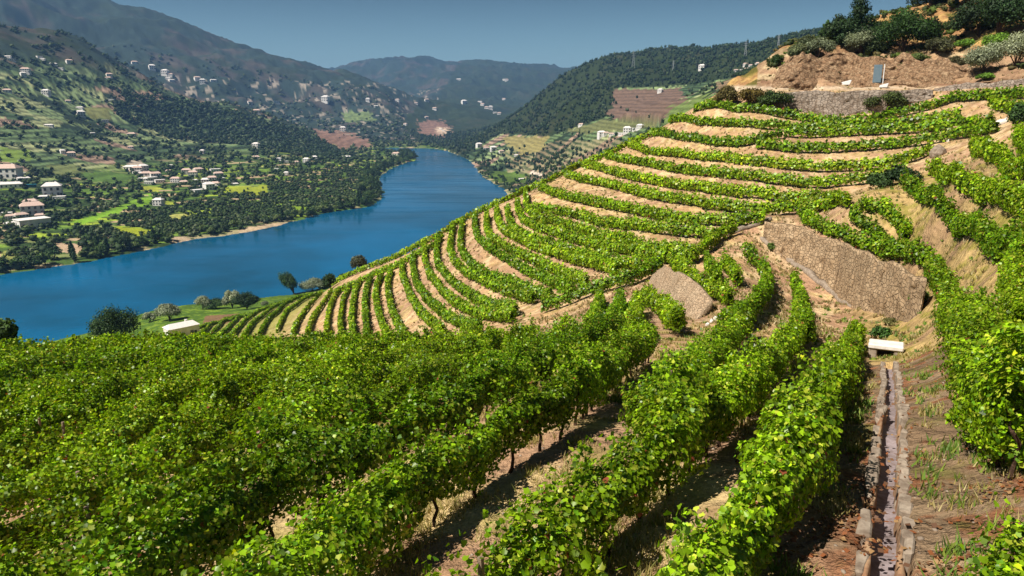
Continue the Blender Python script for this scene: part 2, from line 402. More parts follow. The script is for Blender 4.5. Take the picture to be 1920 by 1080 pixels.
def stone_mat(name, c1, c2, c3, scale, soft=.35):
    m, n, out = new_mat(name)
    p = N(n, 'ShaderNodeBsdfPrincipled'); p.inputs['Roughness'].default_value = .9; p.inputs['Specular IOR Level'].default_value = .2
    g = N(n, 'ShaderNodeNewGeometry')
    mp = N(n, 'ShaderNodeMapping'); mp.inputs['Scale'].default_value = (1, 1, 1.7); n.links.new(g.outputs['Position'], mp.inputs[0])
    wv = N(n, 'ShaderNodeVectorMath', operation='ADD'); n.links.new(mp.outputs[0], wv.inputs[0])
    wn = noise(n, g.outputs['Position'], scale * 1.3, 2, .5, 1)
    ws = N(n, 'ShaderNodeVectorMath', operation='SCALE'); n.links.new(wn, ws.inputs[0]); ws.inputs['Scale'].default_value = .25
    n.links.new(ws.outputs[0], wv.inputs[1])
    v = N(n, 'ShaderNodeTexVoronoi', feature='F1'); v.inputs['Scale'].default_value = scale; n.links.new(wv.outputs[0], v.inputs['Vector'])
    e = N(n, 'ShaderNodeTexVoronoi', feature='DISTANCE_TO_EDGE'); e.inputs['Scale'].default_value = scale; n.links.new(wv.outputs[0], e.inputs['Vector'])
    sp = N(n, 'ShaderNodeSeparateColor'); n.links.new(v.outputs['Color'], sp.inputs[0])
    c = mixc(n, sp.outputs[0], c1, c2)
    c = mixc(n, ramp(n, noise(n, g.outputs['Position'], .8, 5, .7), .45, .7), c, c3)
    fine = noise(n, g.outputs['Position'], 14, 4, .7)
    c = mixc(n, ramp(n, fine, .75, .25), c, tuple(x * .55 for x in c1))
    joint = ramp(n, e.outputs[0], .0, .09)
    c = mixc(n, joint, tuple(x * soft for x in c1), c)
    mv = N(n, 'ShaderNodeMapping'); mv.inputs['Scale'].default_value = (1.6, 1.6, .12); n.links.new(g.outputs['Position'], mv.inputs[0])
    c = mixc(n, ramp(n, noise(n, mv.outputs[0], 1.2, 5, .7), .50, .68), c, tuple(x * .5 for x in c3))
    n.links.new(c, p.inputs['Base Color'])
    b = N(n, 'ShaderNodeBump'); b.inputs['Strength'].default_value = .9; b.inputs['Distance'].default_value = .08; n.links.new(joint, b.inputs['Height'])
    b2 = N(n, 'ShaderNodeBump'); b2.inputs['Strength'].default_value = .6; b2.inputs['Distance'].default_value = .04; n.links.new(fine, b2.inputs['Height']); n.links.new(b.outputs[0], b2.inputs['Normal'])
    n.links.new(b2.outputs[0], p.inputs['Normal']); n.links.new(p.outputs[0], out.inputs[0])
    return m

M = {}
M['vine'] = leaf_mat('vine_leaves', .40, .03, .42)
M['tree'] = leaf_mat('tree_leaves', .25, .015, .6)
M['bark'] = simple_mat('bark', (.10, .06, .035), (.035, .022, .015), 20, .9, .8)
M['vinewood'] = simple_mat('vine_wood', (.085, .045, .025), (.03, .016, .01), 30, .9, .8)
M['post'] = simple_mat('post_wood', (.30, .22, .15), (.14, .10, .07), 15, .85, .5)
M['stone'] = stone_mat('dry_stone', (.46, .32, .19), (.58, .43, .27), (.34, .22, .12), 1.9, .36)
M['stone_grey'] = stone_mat('grey_dry_stone', (.32, .26, .21), (.50, .42, .35), (.22, .15, .10), 1.3)
M['soilface'] = stone_mat('earth_face', (.52, .38, .25), (.60, .46, .31), (.44, .29, .17), 3.4, .72)
M['rock'] = stone_mat('ochre_rock', (.32, .19, .105), (.50, .36, .22), (.17, .09, .045), 1.3, .3)
M['plaster'] = simple_mat('white_plaster', (.74, .72, .70), (.60, .56, .52), .6, .85, .1)
M['roof'] = simple_mat('clay_tiles', (.58, .44, .38), (.46, .32, .26), 1.5, .85, .4)
M['roof_pale'] = simple_mat('pale_tiles', (.74, .70, .68), (.60, .56, .53), 1.5, .85, .4)
M['glass'] = simple_mat('window_dark', (.03, .04, .05), (.02, .025, .03), 3, .15, .0, spec=.6)
M['teal'] = simple_mat('teal_sheet', (.03, .20, .26), (.02, .15, .22), 2, .5, .1)
M['cement'] = simple_mat('cement', (.33, .27, .21), (.15, .11, .08), 5, .9, .6, .03)
M['whitestone'] = simple_mat('white_slab', (.72, .68, .64), (.55, .50, .46), 4, .85, .5)
M['bed'] = simple_mat('channel_bed', (.30, .25, .26), (.16, .12, .11), 6, .7, .6, .03)
M['metal'] = simple_mat('grey_metal', (.30, .32, .33), (.22, .24, .25), 4, .45, .1)
M['signblue'] = simple_mat('blue_grey_panel', (.10, .16, .20), (.14, .19, .23), 2, .5, .1)
M['white'] = simple_mat('white_paint', (.78, .78, .77), (.66, .66, .66), 3, .5, .05)
M['door'] = simple_mat('dark_door', (.05, .04, .035), (.03, .025, .02), 5, .7, .2)

# ------------------------------------------------------------------ colours of the ground
def inpoly(px, py, P):
    ins = np.zeros(px.shape, bool); n = len(P)
    for k in range(n):
        x1, y1 = P[k]; x2, y2 = P[(k + 1) % n]
        ins ^= ((y1 > py) != (y2 > py)) & (px < (x2 - x1) * (py - y1) / ((y2 - y1) if y2 != y1 else 1e-9) + x1)
    return ins
def lerp(a, b, t): return a * (1 - t[:, None]) + np.asarray(b, float)[None] * t[:, None]
def pick(v, cuts, cols):
    out = np.empty((len(v), 3)); k = np.searchsorted(cuts, v); cols = np.array(cols, float)
    return cols[np.clip(k, 0, len(cols) - 1)]
ss = lambda v, a, b: (lambda t: t * t * (3 - 2 * t))(np.clip((v - a) / (b - a), 0, 1))

FIELDS = [  # (outline in photograph pixels, colour) of fields on the far bank
    ([(128, 415), (180, 402), (288, 364), (290, 378), (200, 405), (150, 422)], (.18, .36, .03)),
    ([(205, 422), (262, 427), (300, 433), (262, 445), (222, 436)], (.34, .42, .03)),
    ([(420, 350), (500, 345), (505, 362), (430, 364)], (.34, .42, .04)),
    ([(258, 345), (300, 350), (296, 361), (266, 357)], (.36, .42, .06)),
    ([(310, 403), (345, 400), (360, 408), (318, 412)], (.32, .34, .10)),
    ([(310, 375), (322, 378), (320, 384), (308, 383)], (.30, .38, .05)),
    ([(545, 388), (585, 388), (585, 398), (550, 400)], (.22, .36, .03)),
    ([(430, 442), (470, 424), (548, 412), (545, 424), (470, 442), (440, 456)], (.60, .48, .34)),
    ([(100, 458), (135, 455), (170, 470), (150, 480), (110, 475)], (.55, .42, .30)),
    ([(320, 445), (350, 443), (385, 455), (345, 462), (318, 456)], (.55, .44, .32)),
    ([(0, 478), (20, 470), (40, 485), (20, 500), (0, 504)], (.30, .34, .10)),
    ([(235, 303), (262, 303), (295, 330), (290, 340), (240, 318)], (.48, .42, .36)),
    ([(0, 275), (50, 280), (62, 300), (0, 305)], (.16, .25, .05)),
    ([(150, 200), (205, 200), (215, 226), (170, 226)], (.17, .19, .07)),
    ([(585, 243), (640, 246), (690, 262), (700, 275), (640, 282), (600, 262)], (.25, .155, .12)),
    ([(782, 226), (830, 228), (848, 240), (830, 258), (790, 252)], (.24, .15, .12)),
    ([(820, 236), (842, 240), (840, 252), (818, 250)], (.62, .50, .40)),
    ([(155, 322), (232, 322), (250, 340), (165, 345)], (.09, .17, .04)),
    ([(95, 308), (140, 305), (150, 328), (100, 332)], (.16, .20, .08)),
    ([(640, 210), (700, 210), (700, 228), (650, 228)], (.14, .20, .08)),
    ([(920, 320), (990, 325), (985, 345), (940, 345), (915, 332)], (.09, .16, .03)),
    ([(945, 255), (1024, 257), (1020, 278), (980, 290), (950, 272)], (.24, .22, .09)),
    ([(1155, 168), (1275, 166), (1290, 196), (1240, 222), (1160, 226), (1140, 214)], (.15, .105, .085)),
    ([(1235, 230), (1260, 200), (1335, 172), (1345, 200), (1300, 215), (1270, 235)], (.13, .19, .06)),
    ([(1130, 225), (1240, 225), (1230, 240), (1100, 250), (1060, 245)], (.13, .15, .065)),
    ([(990, 320), (1000, 316), (1018, 330), (1010, 333)], (.65, .58, .52)),
    ([(1340, 158), (1375, 145), (1440, 150), (1440, 175), (1350, 178)], (.20, .15, .10)),
]
def ground_color(x, y, z):
    r = np.hypot(x, y); px, py = project(x, y, z)
    n1 = fbm(x / 2.2, y / 2.2, 4, 40); n2 = fbm(x / 9, y / 9, 4, 50); n3 = fbm(x / .5, y / .5, 3, 60)
    one = np.ones((len(x), 1))
    # near dirt
    c = one * np.array([.50, .345, .19])
    c = lerp(c, (.44, .285, .19), ss(n2, .42, .62))
    c = lerp(c, (.60, .47, .25), ss(n1, .55, .72))
    c = lerp(c, (.30, .19, .11), ss(n3, .58, .80) * .6)
    c = lerp(c, (.26, .24, .06), ss(fbm(x / 1.3, y / 1.3, 3, 71), .60, .75) * .55)
    c = lerp(c, (.36, .24, .16), ss(fbm(x / .9, (y + z * 2) / .9, 4, 73), .54, .66) * .6 * (r > 45))
    c = lerp(c, (.62, .49, .32), ss(fbm(x / 1.3, (y - z * 2) / 1.3, 4, 74), .54, .66) * .7 * (r > 45))
    # upper right grassy terraces
    g = ((px > 1560) & (r < 98) & (py < 690) & (py > 235) & (x > 15)).astype(float) * ss(px, 1560, 1680)
    n2 = fbm((x + 1.7 * z) / 4, (y + z) / 4, 5, 50)
    c = lerp(c, (.44, .33, .15), g * .8)
    c = lerp(c, (.27, .25, .06), g * ss(fbm((x + 1.7 * z) / 1.5, (y + z) / 1.5, 5, 52), .50, .62) * .85)
    c = lerp(c, (.33, .22, .14), g * ss(fbm(x / 3, y / 3, 4, 91), .55, .66) * .8)
    # banks of the channel: grey brown earth with rust coloured litter
    k = ((px > 1500) & (r < 34) & (py > 590)).astype(float) * ss(px, 1500, 1600)
    c = lerp(c, (.22, .155, .105), k * .92)
    c = lerp(c, (.33, .25, .17), k * ss(n1, .5, .68) * .6)
    c = lerp(c, (.27, .10, .045), k * ss(fbm(x / .7, y / .7, 4, 95), .56, .66) * .7)
    c = lerp(c, (.16, .16, .045), k * ss(fbm(x / 1.1, y / 1.1, 4, 97), .60, .70) * .7)
    # hill above the road
    h = ss(z, 2.4, 3.6) * (r < 400) * (y > 60)
    c = lerp(c, (.33, .185, .085), h * .9)
    c = lerp(c, (.47, .32, .13), h * ss(n2, .50, .64))
    c = lerp(c, (.14, .13, .035), h * ss(fbm(x / 6, y / 6, 4, 45), .56, .66))
    rock = h * ss(py, 84, 104) * (px > 1420)
    c = lerp(c, (.52, .44, .35), h * ss(py, 158, 164)); rock = rock * (1 - ss(py, 158, 164)); c = lerp(c, (.38, .26, .18), rock * .8); c = lerp(c, (.22, .13, .085), rock * ss(fbm(x / 1.5, z / 1.2, 4, 46), .48, .62)); c = lerp(c, (.52, .42, .27), rock * ss(fbm(x / 2.5, z / .8, 4, 49), .56, .68))
    # lower spur: grass between the rows; shelf by the river
    low = ss(-z, 42, 62) * (r < 620)
    c = lerp(c, (.22, .27, .05), low * .75)
    sh = ss(-z, 88, 98) * (r < 640) * (px < 640)
    c = lerp(c, (.075, .15, .022), sh); c = lerp(c, (.16, .26, .03), sh * ss(n2, .55, .62))
    c = lerp(c, (.20, .13, .075), inpoly(px, py, [(385, 592), (450, 588), (447, 600), (420, 608), (380, 607)]).astype(float) * (r < 640))
    hs_ = (r > 60) & (r < 660) & (px < 640) & (z > -88) & (z < -20) & (py > 655)
    c[hs_] = (.10, .13, .03)
    # ---- far ground
    f = r > 640
    right = x > np.interp(y, [600, 1357, 1700, 2134, 2700, 4000], [60, -10, -90, -130, -240, -600])
    u = x * .82 + y * .57; v = -x * .57 + y * .82
    w = fbm(x / 60, y / 60, 3, 77) * 1.2
    cv, ce = cells(u / 46 + w, v / 17 + w, 101)
    flat = 1.25 * pick(cv, [.34, .52, .66, .76, .82, .90], [(.03, .06, .018), (.055, .105, .025), (.085, .16, .03), (.14, .24, .035), (.27, .38, .04), (.38, .30, .20), (.17, .21, .08)])
    flat *= (.75 + .5 * fbm(x / 5, y / 5, 3, 33))[:, None]
    flat = lerp(flat, (.02, .035, .012), ss(-ce, -.16, -.02) * .8)
    terr = ss(np.sin(z * 2 * math.pi / (6.0 + 2.5 * (cells(x / 170, y / 170, 7)[0] > .5)) + 3 * fbm(x / 90, y / 90, 2, 4)), -.35, .35)
    cv2, ce2 = cells(u / 90 + w, v / 55 + w, 131)
    slope = 1.25 * pick(cv2, [.40, .60, .74, .86], [(.035, .062, .03), (.07, .11, .05), (.12, .17, .08), (.18, .21, .11), (.19, .14, .11)])
    slope *= (.5 + 1.05 * terr * (cv2 > .15))[:, None]
    slope *= (.65 + .7 * fbm(x / 12, y / 12, 4, 35))[:, None]
    mount = one * np.array([.028, .048, .038]); mount = lerp(mount, (.08, .068, .06), ss(fbm(x / 160, y / 160, 5, 37), .50, .66) * .8)  # bluish dark base colour carries some of the distance haze
    mount = lerp(mount, (.025, .04, .018), ss(fbm(x / 90, y / 90, 4, 39), .52, .62) * .8)
    mount *= (.6 + .8 * fbm(x / 30, y / 30, 4, 36))[:, None]
    vil = ss(fbm(x / 26, y / 26, 3, 38), .66, .72) * ss(r, 2500, 3500) * (z < 150)
    mount = lerp(mount, (.38, .34, .30), vil * .8)
    far = flat
    t1 = ss(z, -128, -108); far = far * (1 - t1[:, None]) + slope * t1[:, None]
    t2 = np.clip(ss(z, 60, 160) + ss(r, 2700, 3400), 0, 1); far = far * (1 - t2[:, None]) + mount * t2[:, None]
    # right bank hill: pine wood, lighter tilled spur in front
    wood = ((.022, .036, .014))
    rt = lerp(slope, wood, (1 - inpoly(px, py, [(940, 250), (1030, 256), (1130, 222), (1150, 210), (1160, 165), (1290, 160), (1345, 150), (1500, 130), (1500, 240), (1200, 330), (1000, 420), (890, 360), (870, 290)]).astype(float)) * .95)
    rt = lerp(rt, (.25, .20, .13), (inpoly(px, py, [(940, 285), (1060, 262), (1180, 262), (1240, 240), (1260, 300), (1000, 420), (960, 350)])).astype(float) * ss(terr, .35, .9) * .7)
    far = np.where(right[:, None], rt, far)
    dr = None
    for P, col in FIELDS:
        m = inpoly(px + (fbm(x / 30, y / 30, 3, 5) - .5) * 30, py + (fbm(x / 30, y / 30, 3, 6) - .5) * 12, P) & f
        far[m] = np.array(col) * (.75 + .5 * fbm(x[m] / 4, y[m] / 4, 3, 34))[:, None] * (.8 + .35 * terr[m])[:, None]
    c = np.where(f[:, None], far, c)
    # strip of bare bank at the water
    b = f & (z < WATER + 2.0)
    if b.any():
        c[b] = lerp(c[b], (.36, .33, .20), ss(fbm(x[b] / 22, y[b] / 22, 3, 81), .56, .66))
    return np.clip(c, .004, .8)
# ------------------------------------------------------------------ drainage channel line (plan)
def line_hits(pts, h=0.0, rmin=2.0, rmax=15000.0): return np.array([hit(px, py, h, rmin, rmax) for px, py in pts])
def resample(P, step):
    P = np.asarray(P, float); d = np.hypot(*np.diff(P, axis=0).T); s = np.concatenate([[0], np.cumsum(d)])
    n = max(int(s[-1] / step), 3); t = np.linspace(0, s[-1], n + 1)
    # smooth a little: Catmull-Rom style through cumulative cubic
    Q = np.stack([np.interp(t, s, P[:, k]) for k in range(P.shape[1])], 1)
    w = max(1, int(.12 * s[-1] / len(P) / (s[-1] / n) * 1.5))
    if w > 1 and len(Q) > 2 * w + 2:
        ker = np.ones(2 * w + 1) / (2 * w + 1)
        Qp = np.concatenate([2 * Q[:1] - Q[w:0:-1], Q, 2 * Q[-1:] - Q[-2:-w - 2:-1]])
        Q = np.stack([np.convolve(Qp[:, k], ker, 'valid') for k in range(Q.shape[1])], 1)
    return Q
def pdist(P, x, y):
    d = np.full(x.shape, 1e9)
    for (x1, y1), (x2, y2) in zip(P[:-1], P[1:]):
        ex, ey = x2 - x1, y2 - y1; t = np.clip(((x - x1) * ex + (y - y1) * ey) / (ex * ex + ey * ey + 1e-9), 0, 1)
        d = np.minimum(d, np.hypot(x - x1 - t * ex, y - y1 - t * ey))
    return d
CH_PX = [(1659, 1150), (1660, 1070), (1661, 1000), (1663, 930), (1666, 870), (1669, 810), (1671, 760), (1672, 715), (1668, 680)]
CH = resample(line_hits(CH_PX), .25)
CH_HW = .15                                       # half width of the trough

# ------------------------------------------------------------------ ground
GA_, GL_ = 1050, 1350
aa = np.concatenate([np.linspace(-1.5, -.85, 45), np.linspace(-.84, .84, 1050), np.linspace(.85, 1.5, 45)]); GA_ = len(aa); rr = np.concatenate([[.3, 1.0, 1.7, 2.1], np.exp(np.linspace(math.log(2.4), math.log(15300), 1350))]); GL_ = len(rr)
AA, RR = np.meshgrid(aa, rr, indexing='ij'); gx = (RR * np.sin(AA)).ravel(); gy = (RR * np.cos(AA)).ravel()
gzv = ground_z(gx, gy)
m = (np.hypot(gx, gy) < 40) & (gx > 0)
dch = pdist(CH, gx[m], gy[m]); gzv[m] -= .42 * (1 - ss(dch, CH_HW + .05, CH_HW + .16))
gc = np.concatenate([ground_color(gx[k:k + 200000], gy[k:k + 200000], gzv[k:k + 200000]) for k in range(0, len(gx), 200000)])
ii, jj = np.meshgrid(np.arange(GA_ - 1), np.arange(GL_ - 1), indexing='ij'); a0 = (ii * GL_ + jj).ravel()
gf = np.stack([a0, a0 + 1, a0 + GL_ + 1, a0 + GL_], 1)[:, ::-1]
me = mesh_arrays("ground", [(np.stack([gx, gy, gzv], 1), gf, gc)], smooth=True)
m_, n, out = new_mat('ground')
p = N(n, 'ShaderNodeBsdfPrincipled'); p.inputs['Roughness'].default_value = .95; p.inputs['Specular IOR Level'].default_value = .1
at = N(n, 'ShaderNodeAttribute', attribute_name='col'); g = N(n, 'ShaderNodeNewGeometry')
nf = noise(n, g.outputs['Position'], 9, 8, .72); nm = noise(n, g.outputs['Position'], .7, 6, .7); nb = noise(n, g.outputs['Position'], .055, 6, .7)
c = mixc(n, 1.0, at.outputs[0], mixc(n, ramp(n, nf, .3, .7), (.60, .56, .52), (1.35, 1.33, 1.3)), 'MULTIPLY')
c = mixc(n, 1.0, c, mixc(n, ramp(n, nm, .3, .7), (.62, .58, .54), (1.3, 1.27, 1.2)), 'MULTIPLY')
c = mixc(n, 1.0, c, mixc(n, ramp(n, nb, .3, .7), (.82, .84, .86), (1.15, 1.13, 1.1)), 'MULTIPLY')
n.links.new(c, p.inputs['Base Color'])
b1 = N(n, 'ShaderNodeBump'); b1.inputs['Strength'].default_value = .7; b1.inputs['Distance'].default_value = .06; n.links.new(nf, b1.inputs['Height'])
b2 = N(n, 'ShaderNodeBump'); b2.inputs['Strength'].default_value = 1.0; b2.inputs['Distance'].default_value = .5; n.links.new(nm, b2.inputs['Height']); n.links.new(b1.outputs[0], b2.inputs['Normal'])
b3 = N(n, 'ShaderNodeBump'); b3.inputs['Strength'].default_value = .5; b3.inputs['Distance'].default_value = 5; n.links.new(nb, b3.inputs['Height']); n.links.new(b2.outputs[0], b3.inputs['Normal'])
n.links.new(b3.outputs[0], p.inputs['Normal']); n.links.new(p.outputs[0], out.inputs[0])
tag(link("ground", me, m_), "terraced valley ground running from the vineyard slope to the mountains", kind="structure")

# ------------------------------------------------------------------ river
rx0, rx1, ry0, ry1 = -1800, 900, 120, 3600
me = mesh_arrays("river", [(np.array([(rx0, ry0, WATER), (rx1, ry0, WATER), (rx1, ry1, WATER), (rx0, ry1, WATER)], float), [[0, 1, 2, 3]], None)])
m_, n, out = new_mat('river_water')
p = N(n, 'ShaderNodeBsdfPrincipled'); p.inputs['IOR'].default_value = 1.33; p.inputs['Specular IOR Level'].default_value = .5
g = N(n, 'ShaderNodeNewGeometry')
w1 = noise(n, g.outputs['Position'], .0045, 5, .65)
n.links.new(mixc(n, ramp(n, w1, .35, .65), (.001, .055, .11), (.002, .115, .26)), p.inputs['Base Color'])
mp = N(n, 'ShaderNodeMapping'); mp.inputs['Scale'].default_value = (1, .45, 1); mp.inputs['Rotation'].default_value = (0, 0, .5); n.links.new(g.outputs['Position'], mp.inputs[0])
w2 = noise(n, mp.outputs[0], .35, 5, .6)
ms = N(n, 'ShaderNodeMapping'); ms.inputs['Scale'].default_value = (.25, 1.6, 1); ms.inputs['Rotation'].default_value = (0, 0, -.12); n.links.new(g.outputs['Position'], ms.inputs[0])
rm = N(n, 'ShaderNodeMapRange'); n.links.new(noise(n, ms.outputs[0], .02, 5, .6), rm.inputs[0]); rm.inputs[1].default_value = .38; rm.inputs[2].default_value = .62; rm.inputs[3].default_value = .02; rm.inputs[4].default_value = .24
n.links.new(rm.outputs[0], p.inputs['Roughness'])
b = N(n, 'ShaderNodeBump'); b.inputs['Strength'].default_value = .09; b.inputs['Distance'].default_value = 1.0; n.links.new(w2, b.inputs['Height'])
n.links.new(b.outputs[0], p.inputs['Normal']); n.links.new(p.outputs[0], out.inputs[0])
tag(link("river", me, m_), "wide blue river bending through the valley", kind="structure")

# ------------------------------------------------------------------ leaves
_T7 = np.array([(0, -.42), (.42, -.30), (.50, .12), (.22, .22), (0, .58), (-.22, .22), (-.50, .12), (-.42, -.30)])   # lobed vine leaf outline
_TQ = np.array([(0, -.5), (.5, 0.02), (0, .55), (-.5, .02)])
def leaves(P, Nrm, size, col, rg, lod):
    """lobed, folded leaves centred on P, facing Nrm"""
    n = len(P)
    if n == 0: return None
    Nrm = Nrm / (np.linalg.norm(Nrm, axis=1, keepdims=True) + 1e-9)
    a = rg.normal(size=(n, 3)); a[:, 2] -= .6
    U = np.cross(Nrm, a); U /= np.linalg.norm(U, axis=1, keepdims=True) + 1e-9
    V = np.cross(Nrm, U)
    size = np.broadcast_to(size, (n,))
    if lod == 0:
        T = _T7; fold = .16
        F_ = np.array([[0, 1, 2, 3, 4], [0, 4, 5, 6, 7]])
    else:
        T = _TQ; fold = .12
        F_ = np.array([[0, 1, 2, 3]])
    k = len(T)
    off = fold * np.abs(T[:, 0]) * 2 * rg.uniform(.2, 1.2, (n, 1))
    if lod: off = off * 0 + (np.array([0, .1, 0, .1])[None] * rg.uniform(-1, 1, (n, 1)))
    X = P[:, None] + size[:, None, None] * (U[:, None] * T[None, :, 0, None] + V[:, None] * T[None, :, 1, None] + Nrm[:, None] * off[..., None])
    idx = (np.arange(n) * k)[:, None, None] + F_[None]
    return X.reshape(-1, 3), idx.reshape(-1, F_.shape[1]), np.repeat(col, k, axis=0)

def leaf_cols(n, rg, base, spread=.35, yellow=.12, ycol=(.36, .42, .035)):
    c = np.array(base)[None] * np.exp(rg.normal(0, spread, (n, 1)))
    t = rg.random(n) < yellow; c[t] = np.array(ycol) * np.exp(rg.normal(0, .2, (t.sum(), 1)))
    return np.clip(c, .003, .7)

VINE = (.18, .31, .006)
def hedge(name, P, rg, parent, hw=.36, z0=.5, z1=1.55, cover=2.1, minsize=.074, kdist=.0034, base=VINE, core=True, yellow=.17, vary=1.0):
    """foliage of one vine row: leaves spread through a lumpy wall along the plan line P"""
    P = resample(P, .25); n = len(P)
    T = np.gradient(P, axis=0); T /= np.linalg.norm(T, axis=1, keepdims=True) + 1e-9
    Nn = np.stack([-T[:, 1], T[:, 0]], 1)
    r = np.hypot(P[:, 0], P[:, 1]); size = np.clip(kdist * r, minsize, .6)
    seg = .25
    dens = cover * (2 * (z1 - z0) + 2 * hw) / (size ** 2 * .55) * seg
    cum = np.cumsum(dens); tot = int(cum[-1])
    q = np.searchsorted(cum, rg.random(tot) * cum[-1]); q = np.clip(q, 0, n - 1)
    sc = q + rg.random(tot) - .5; i0 = np.clip(np.floor(sc).astype(int), 0, n - 2); fr = np.clip(sc - i0, 0, 1)[:, None]
    c2 = P[i0] * (1 - fr) + P[i0 + 1] * fr; nn = Nn[q]
    sm = sc * seg; seed = int(rg.integers(1000))
    th = rg.random(tot) * 2 * math.pi
    vig = .30 + 1.15 * vnoise(sm / 1.1, sm * 0, seed) + .25 * (vnoise(sm / .35, sm * 0, seed + 3) - .5)          # vigour of each plant
    vig = .82 + (vig - .82) * vary
    lump = .55 + .86 * vnoise(sm / .42, th * 1.3 + 50, seed + 1)
    rad = (rg.random(tot) ** .33) * lump
    cx = np.cos(th); cz = np.sin(th)
    cx = np.sign(cx) * np.abs(cx) ** .7; cz = np.sign(cz) * np.abs(cz) ** .7
    hmid = (z0 + z1) / 2; hh = (z1 - z0) / 2
    lat = cx * rad * hw * vig; up = hmid + cz * rad * hh * np.where(cz > 0, vig, 1.0) + .06
    ph = .62 + .62 * vnoise(sm / 1.25, sm * 0 + 9, seed + 11) ; ph = 1 + (ph - 1) * vary; up = z0 + (up - z0) * ph
    shoot = rg.random(tot) < .09                                     # loose shoots over the top and sides
    kk = np.floor(sm / .22); sh = _hash(kk.astype(np.int64), (kk * 0).astype(np.int64), seed + 7)
    up = np.where(shoot, z0 + (z1 - z0) * ph + (rg.random(tot) - .3) * .65 * sh, up); lat = np.where(shoot, (sh - .5) * .5 + rg.normal(0, .07, tot), lat)
    pos2 = c2 + nn * lat[:, None]
    z = gz(c2[:, 0], c2[:, 1]) + up
    pos = np.stack([pos2[:, 0], pos2[:, 1], z], 1)
    thin = vnoise(sm / 1.1, sm * 0, seed) < .16 * vary; pos[thin, 2] -= .35 * rg.random(int(thin.sum()))
    nr = np.stack([nn[:, 0] * cx, nn[:, 1] * cx, cz * .8 + .3], 1) + rg.normal(0, .42, (tot, 3))
    s = size[q] * rg.uniform(.65, 1.25, tot)
    col = leaf_cols(tot, rg, base, .42, yellow)
    col *= (.72 + .56 * vnoise(sm / 1.6, sm * 0 + 2, seed + 5))[:, None]
    blu = rg.random(tot) < .14; col[blu] *= (.45, .62, 1.2)
    red = rg.random(tot) < .006; col[red] = (.25, .07, .03)
    pr = r[q]; near = pr < 15
    gs = []
    for mk, lod in ((near, 0), (~near, 1)):
        if mk.any(): gs.append(leaves(pos[mk], nr[mk], s[mk], col[mk], rg, lod))
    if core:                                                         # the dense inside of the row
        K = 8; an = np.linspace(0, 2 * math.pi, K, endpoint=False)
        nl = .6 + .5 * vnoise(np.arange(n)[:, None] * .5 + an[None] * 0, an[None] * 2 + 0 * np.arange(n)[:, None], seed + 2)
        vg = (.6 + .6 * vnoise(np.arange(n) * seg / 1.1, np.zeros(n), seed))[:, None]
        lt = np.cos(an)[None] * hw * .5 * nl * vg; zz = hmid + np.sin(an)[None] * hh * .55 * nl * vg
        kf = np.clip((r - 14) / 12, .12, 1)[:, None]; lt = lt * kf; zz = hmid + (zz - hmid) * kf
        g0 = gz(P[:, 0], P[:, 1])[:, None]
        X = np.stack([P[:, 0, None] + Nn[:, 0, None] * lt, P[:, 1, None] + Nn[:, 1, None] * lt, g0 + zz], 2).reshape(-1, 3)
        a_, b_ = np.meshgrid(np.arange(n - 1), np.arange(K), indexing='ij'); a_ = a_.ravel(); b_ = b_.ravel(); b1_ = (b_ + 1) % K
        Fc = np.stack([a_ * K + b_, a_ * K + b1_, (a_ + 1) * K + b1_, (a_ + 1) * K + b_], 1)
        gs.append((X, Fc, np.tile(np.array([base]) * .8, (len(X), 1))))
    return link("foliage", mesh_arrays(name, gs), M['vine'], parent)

# trunk and post meshes shared by all rows
def trunk_mesh(seed):
    rg = np.random.default_rng(seed); bm = bmesh.new()
    pts = [(0, 0, -.12)]; x = y = 0
    for z in (.12, .3, .48, .66, .85): x += rg.normal(0, .035); y += rg.normal(0, .035); pts.append((x, y, z))
    tube(bm, pts, [.042, .033, .028, .027, .026, .03], 6)
    tube(bm, [pts[-2], (x + .12, y + .03, .86), (x + .35, y, .95)], [.02, .015, .009], 5); tube(bm, [pts[-2], (x - .12, y - .03, .86), (x - .35, y, .95)], [.02, .015, .009], 5)
    me = bpy.data.meshes.new("vine_trunk"); bm.to_mesh(me); bm.free(); me.materials.append(M['vinewood']); return me
TRUNKS = [trunk_mesh(s) for s in range(6)]
def post_mesh():
    bm = bmesh.new(); tube(bm, [(0, 0, -.2), (.01, 0, .8), (0, .01, 1.42)], [.04, .038, .036], 7)
    me = bpy.data.meshes.new("vine_post"); bm.to_mesh(me); bm.free(); me.materials.append(M['post']); return me
POST = post_mesh()

def vine_row(P, label, group, trunks=0, posts=0.0, **kw):
    """P plan polyline -> one vine row"""
    P = np.asarray(P, float)
    o = empty("vine_row", (0, 0, 0)); tag(o, label, "vine row", group)
    rg = np.random.default_rng(int(abs(P[0, 0] * 13 + P[-1, 1] * 7)))
    hedge("vine_foliage", P, rg, o, **kw)
    Q = resample(P, .25)
    if trunks:
        k = 0; last = None
        for i in range(2, len(Q), 4):
            x, y = Q[i] + rg.normal(0, .04, 2); r = math.hypot(x, y); z = float(gz(x, y))
            px, py = project(x, y, z + .4)
            if r > trunks or px < -60 or px > 1980 or py > 1200 or k >= 60: continue
            t = link("trunk", TRUNKS[int(rg.integers(6))], None, o); t.location = (x, y, z); t.rotation_euler = (0, 0, rg.random() * 6.3); t.scale = (1, 1, rg.uniform(.85, 1.1)); k += 1
    if posts:
        k = 0
        for i in range(8, len(Q), 40):
            x, y = Q[i]; z = float(gz(x, y)); px, py = project(x, y, z + 1)
            if math.hypot(x, y) > posts or px < -40 or px > 1960 or py > 1150: continue
            t = link("post", POST, None, o); t.location = (x, y, z); t.rotation_euler = (rg.normal(0, .04), rg.normal(0, .04), rg.random() * 6); k += 1
    return o

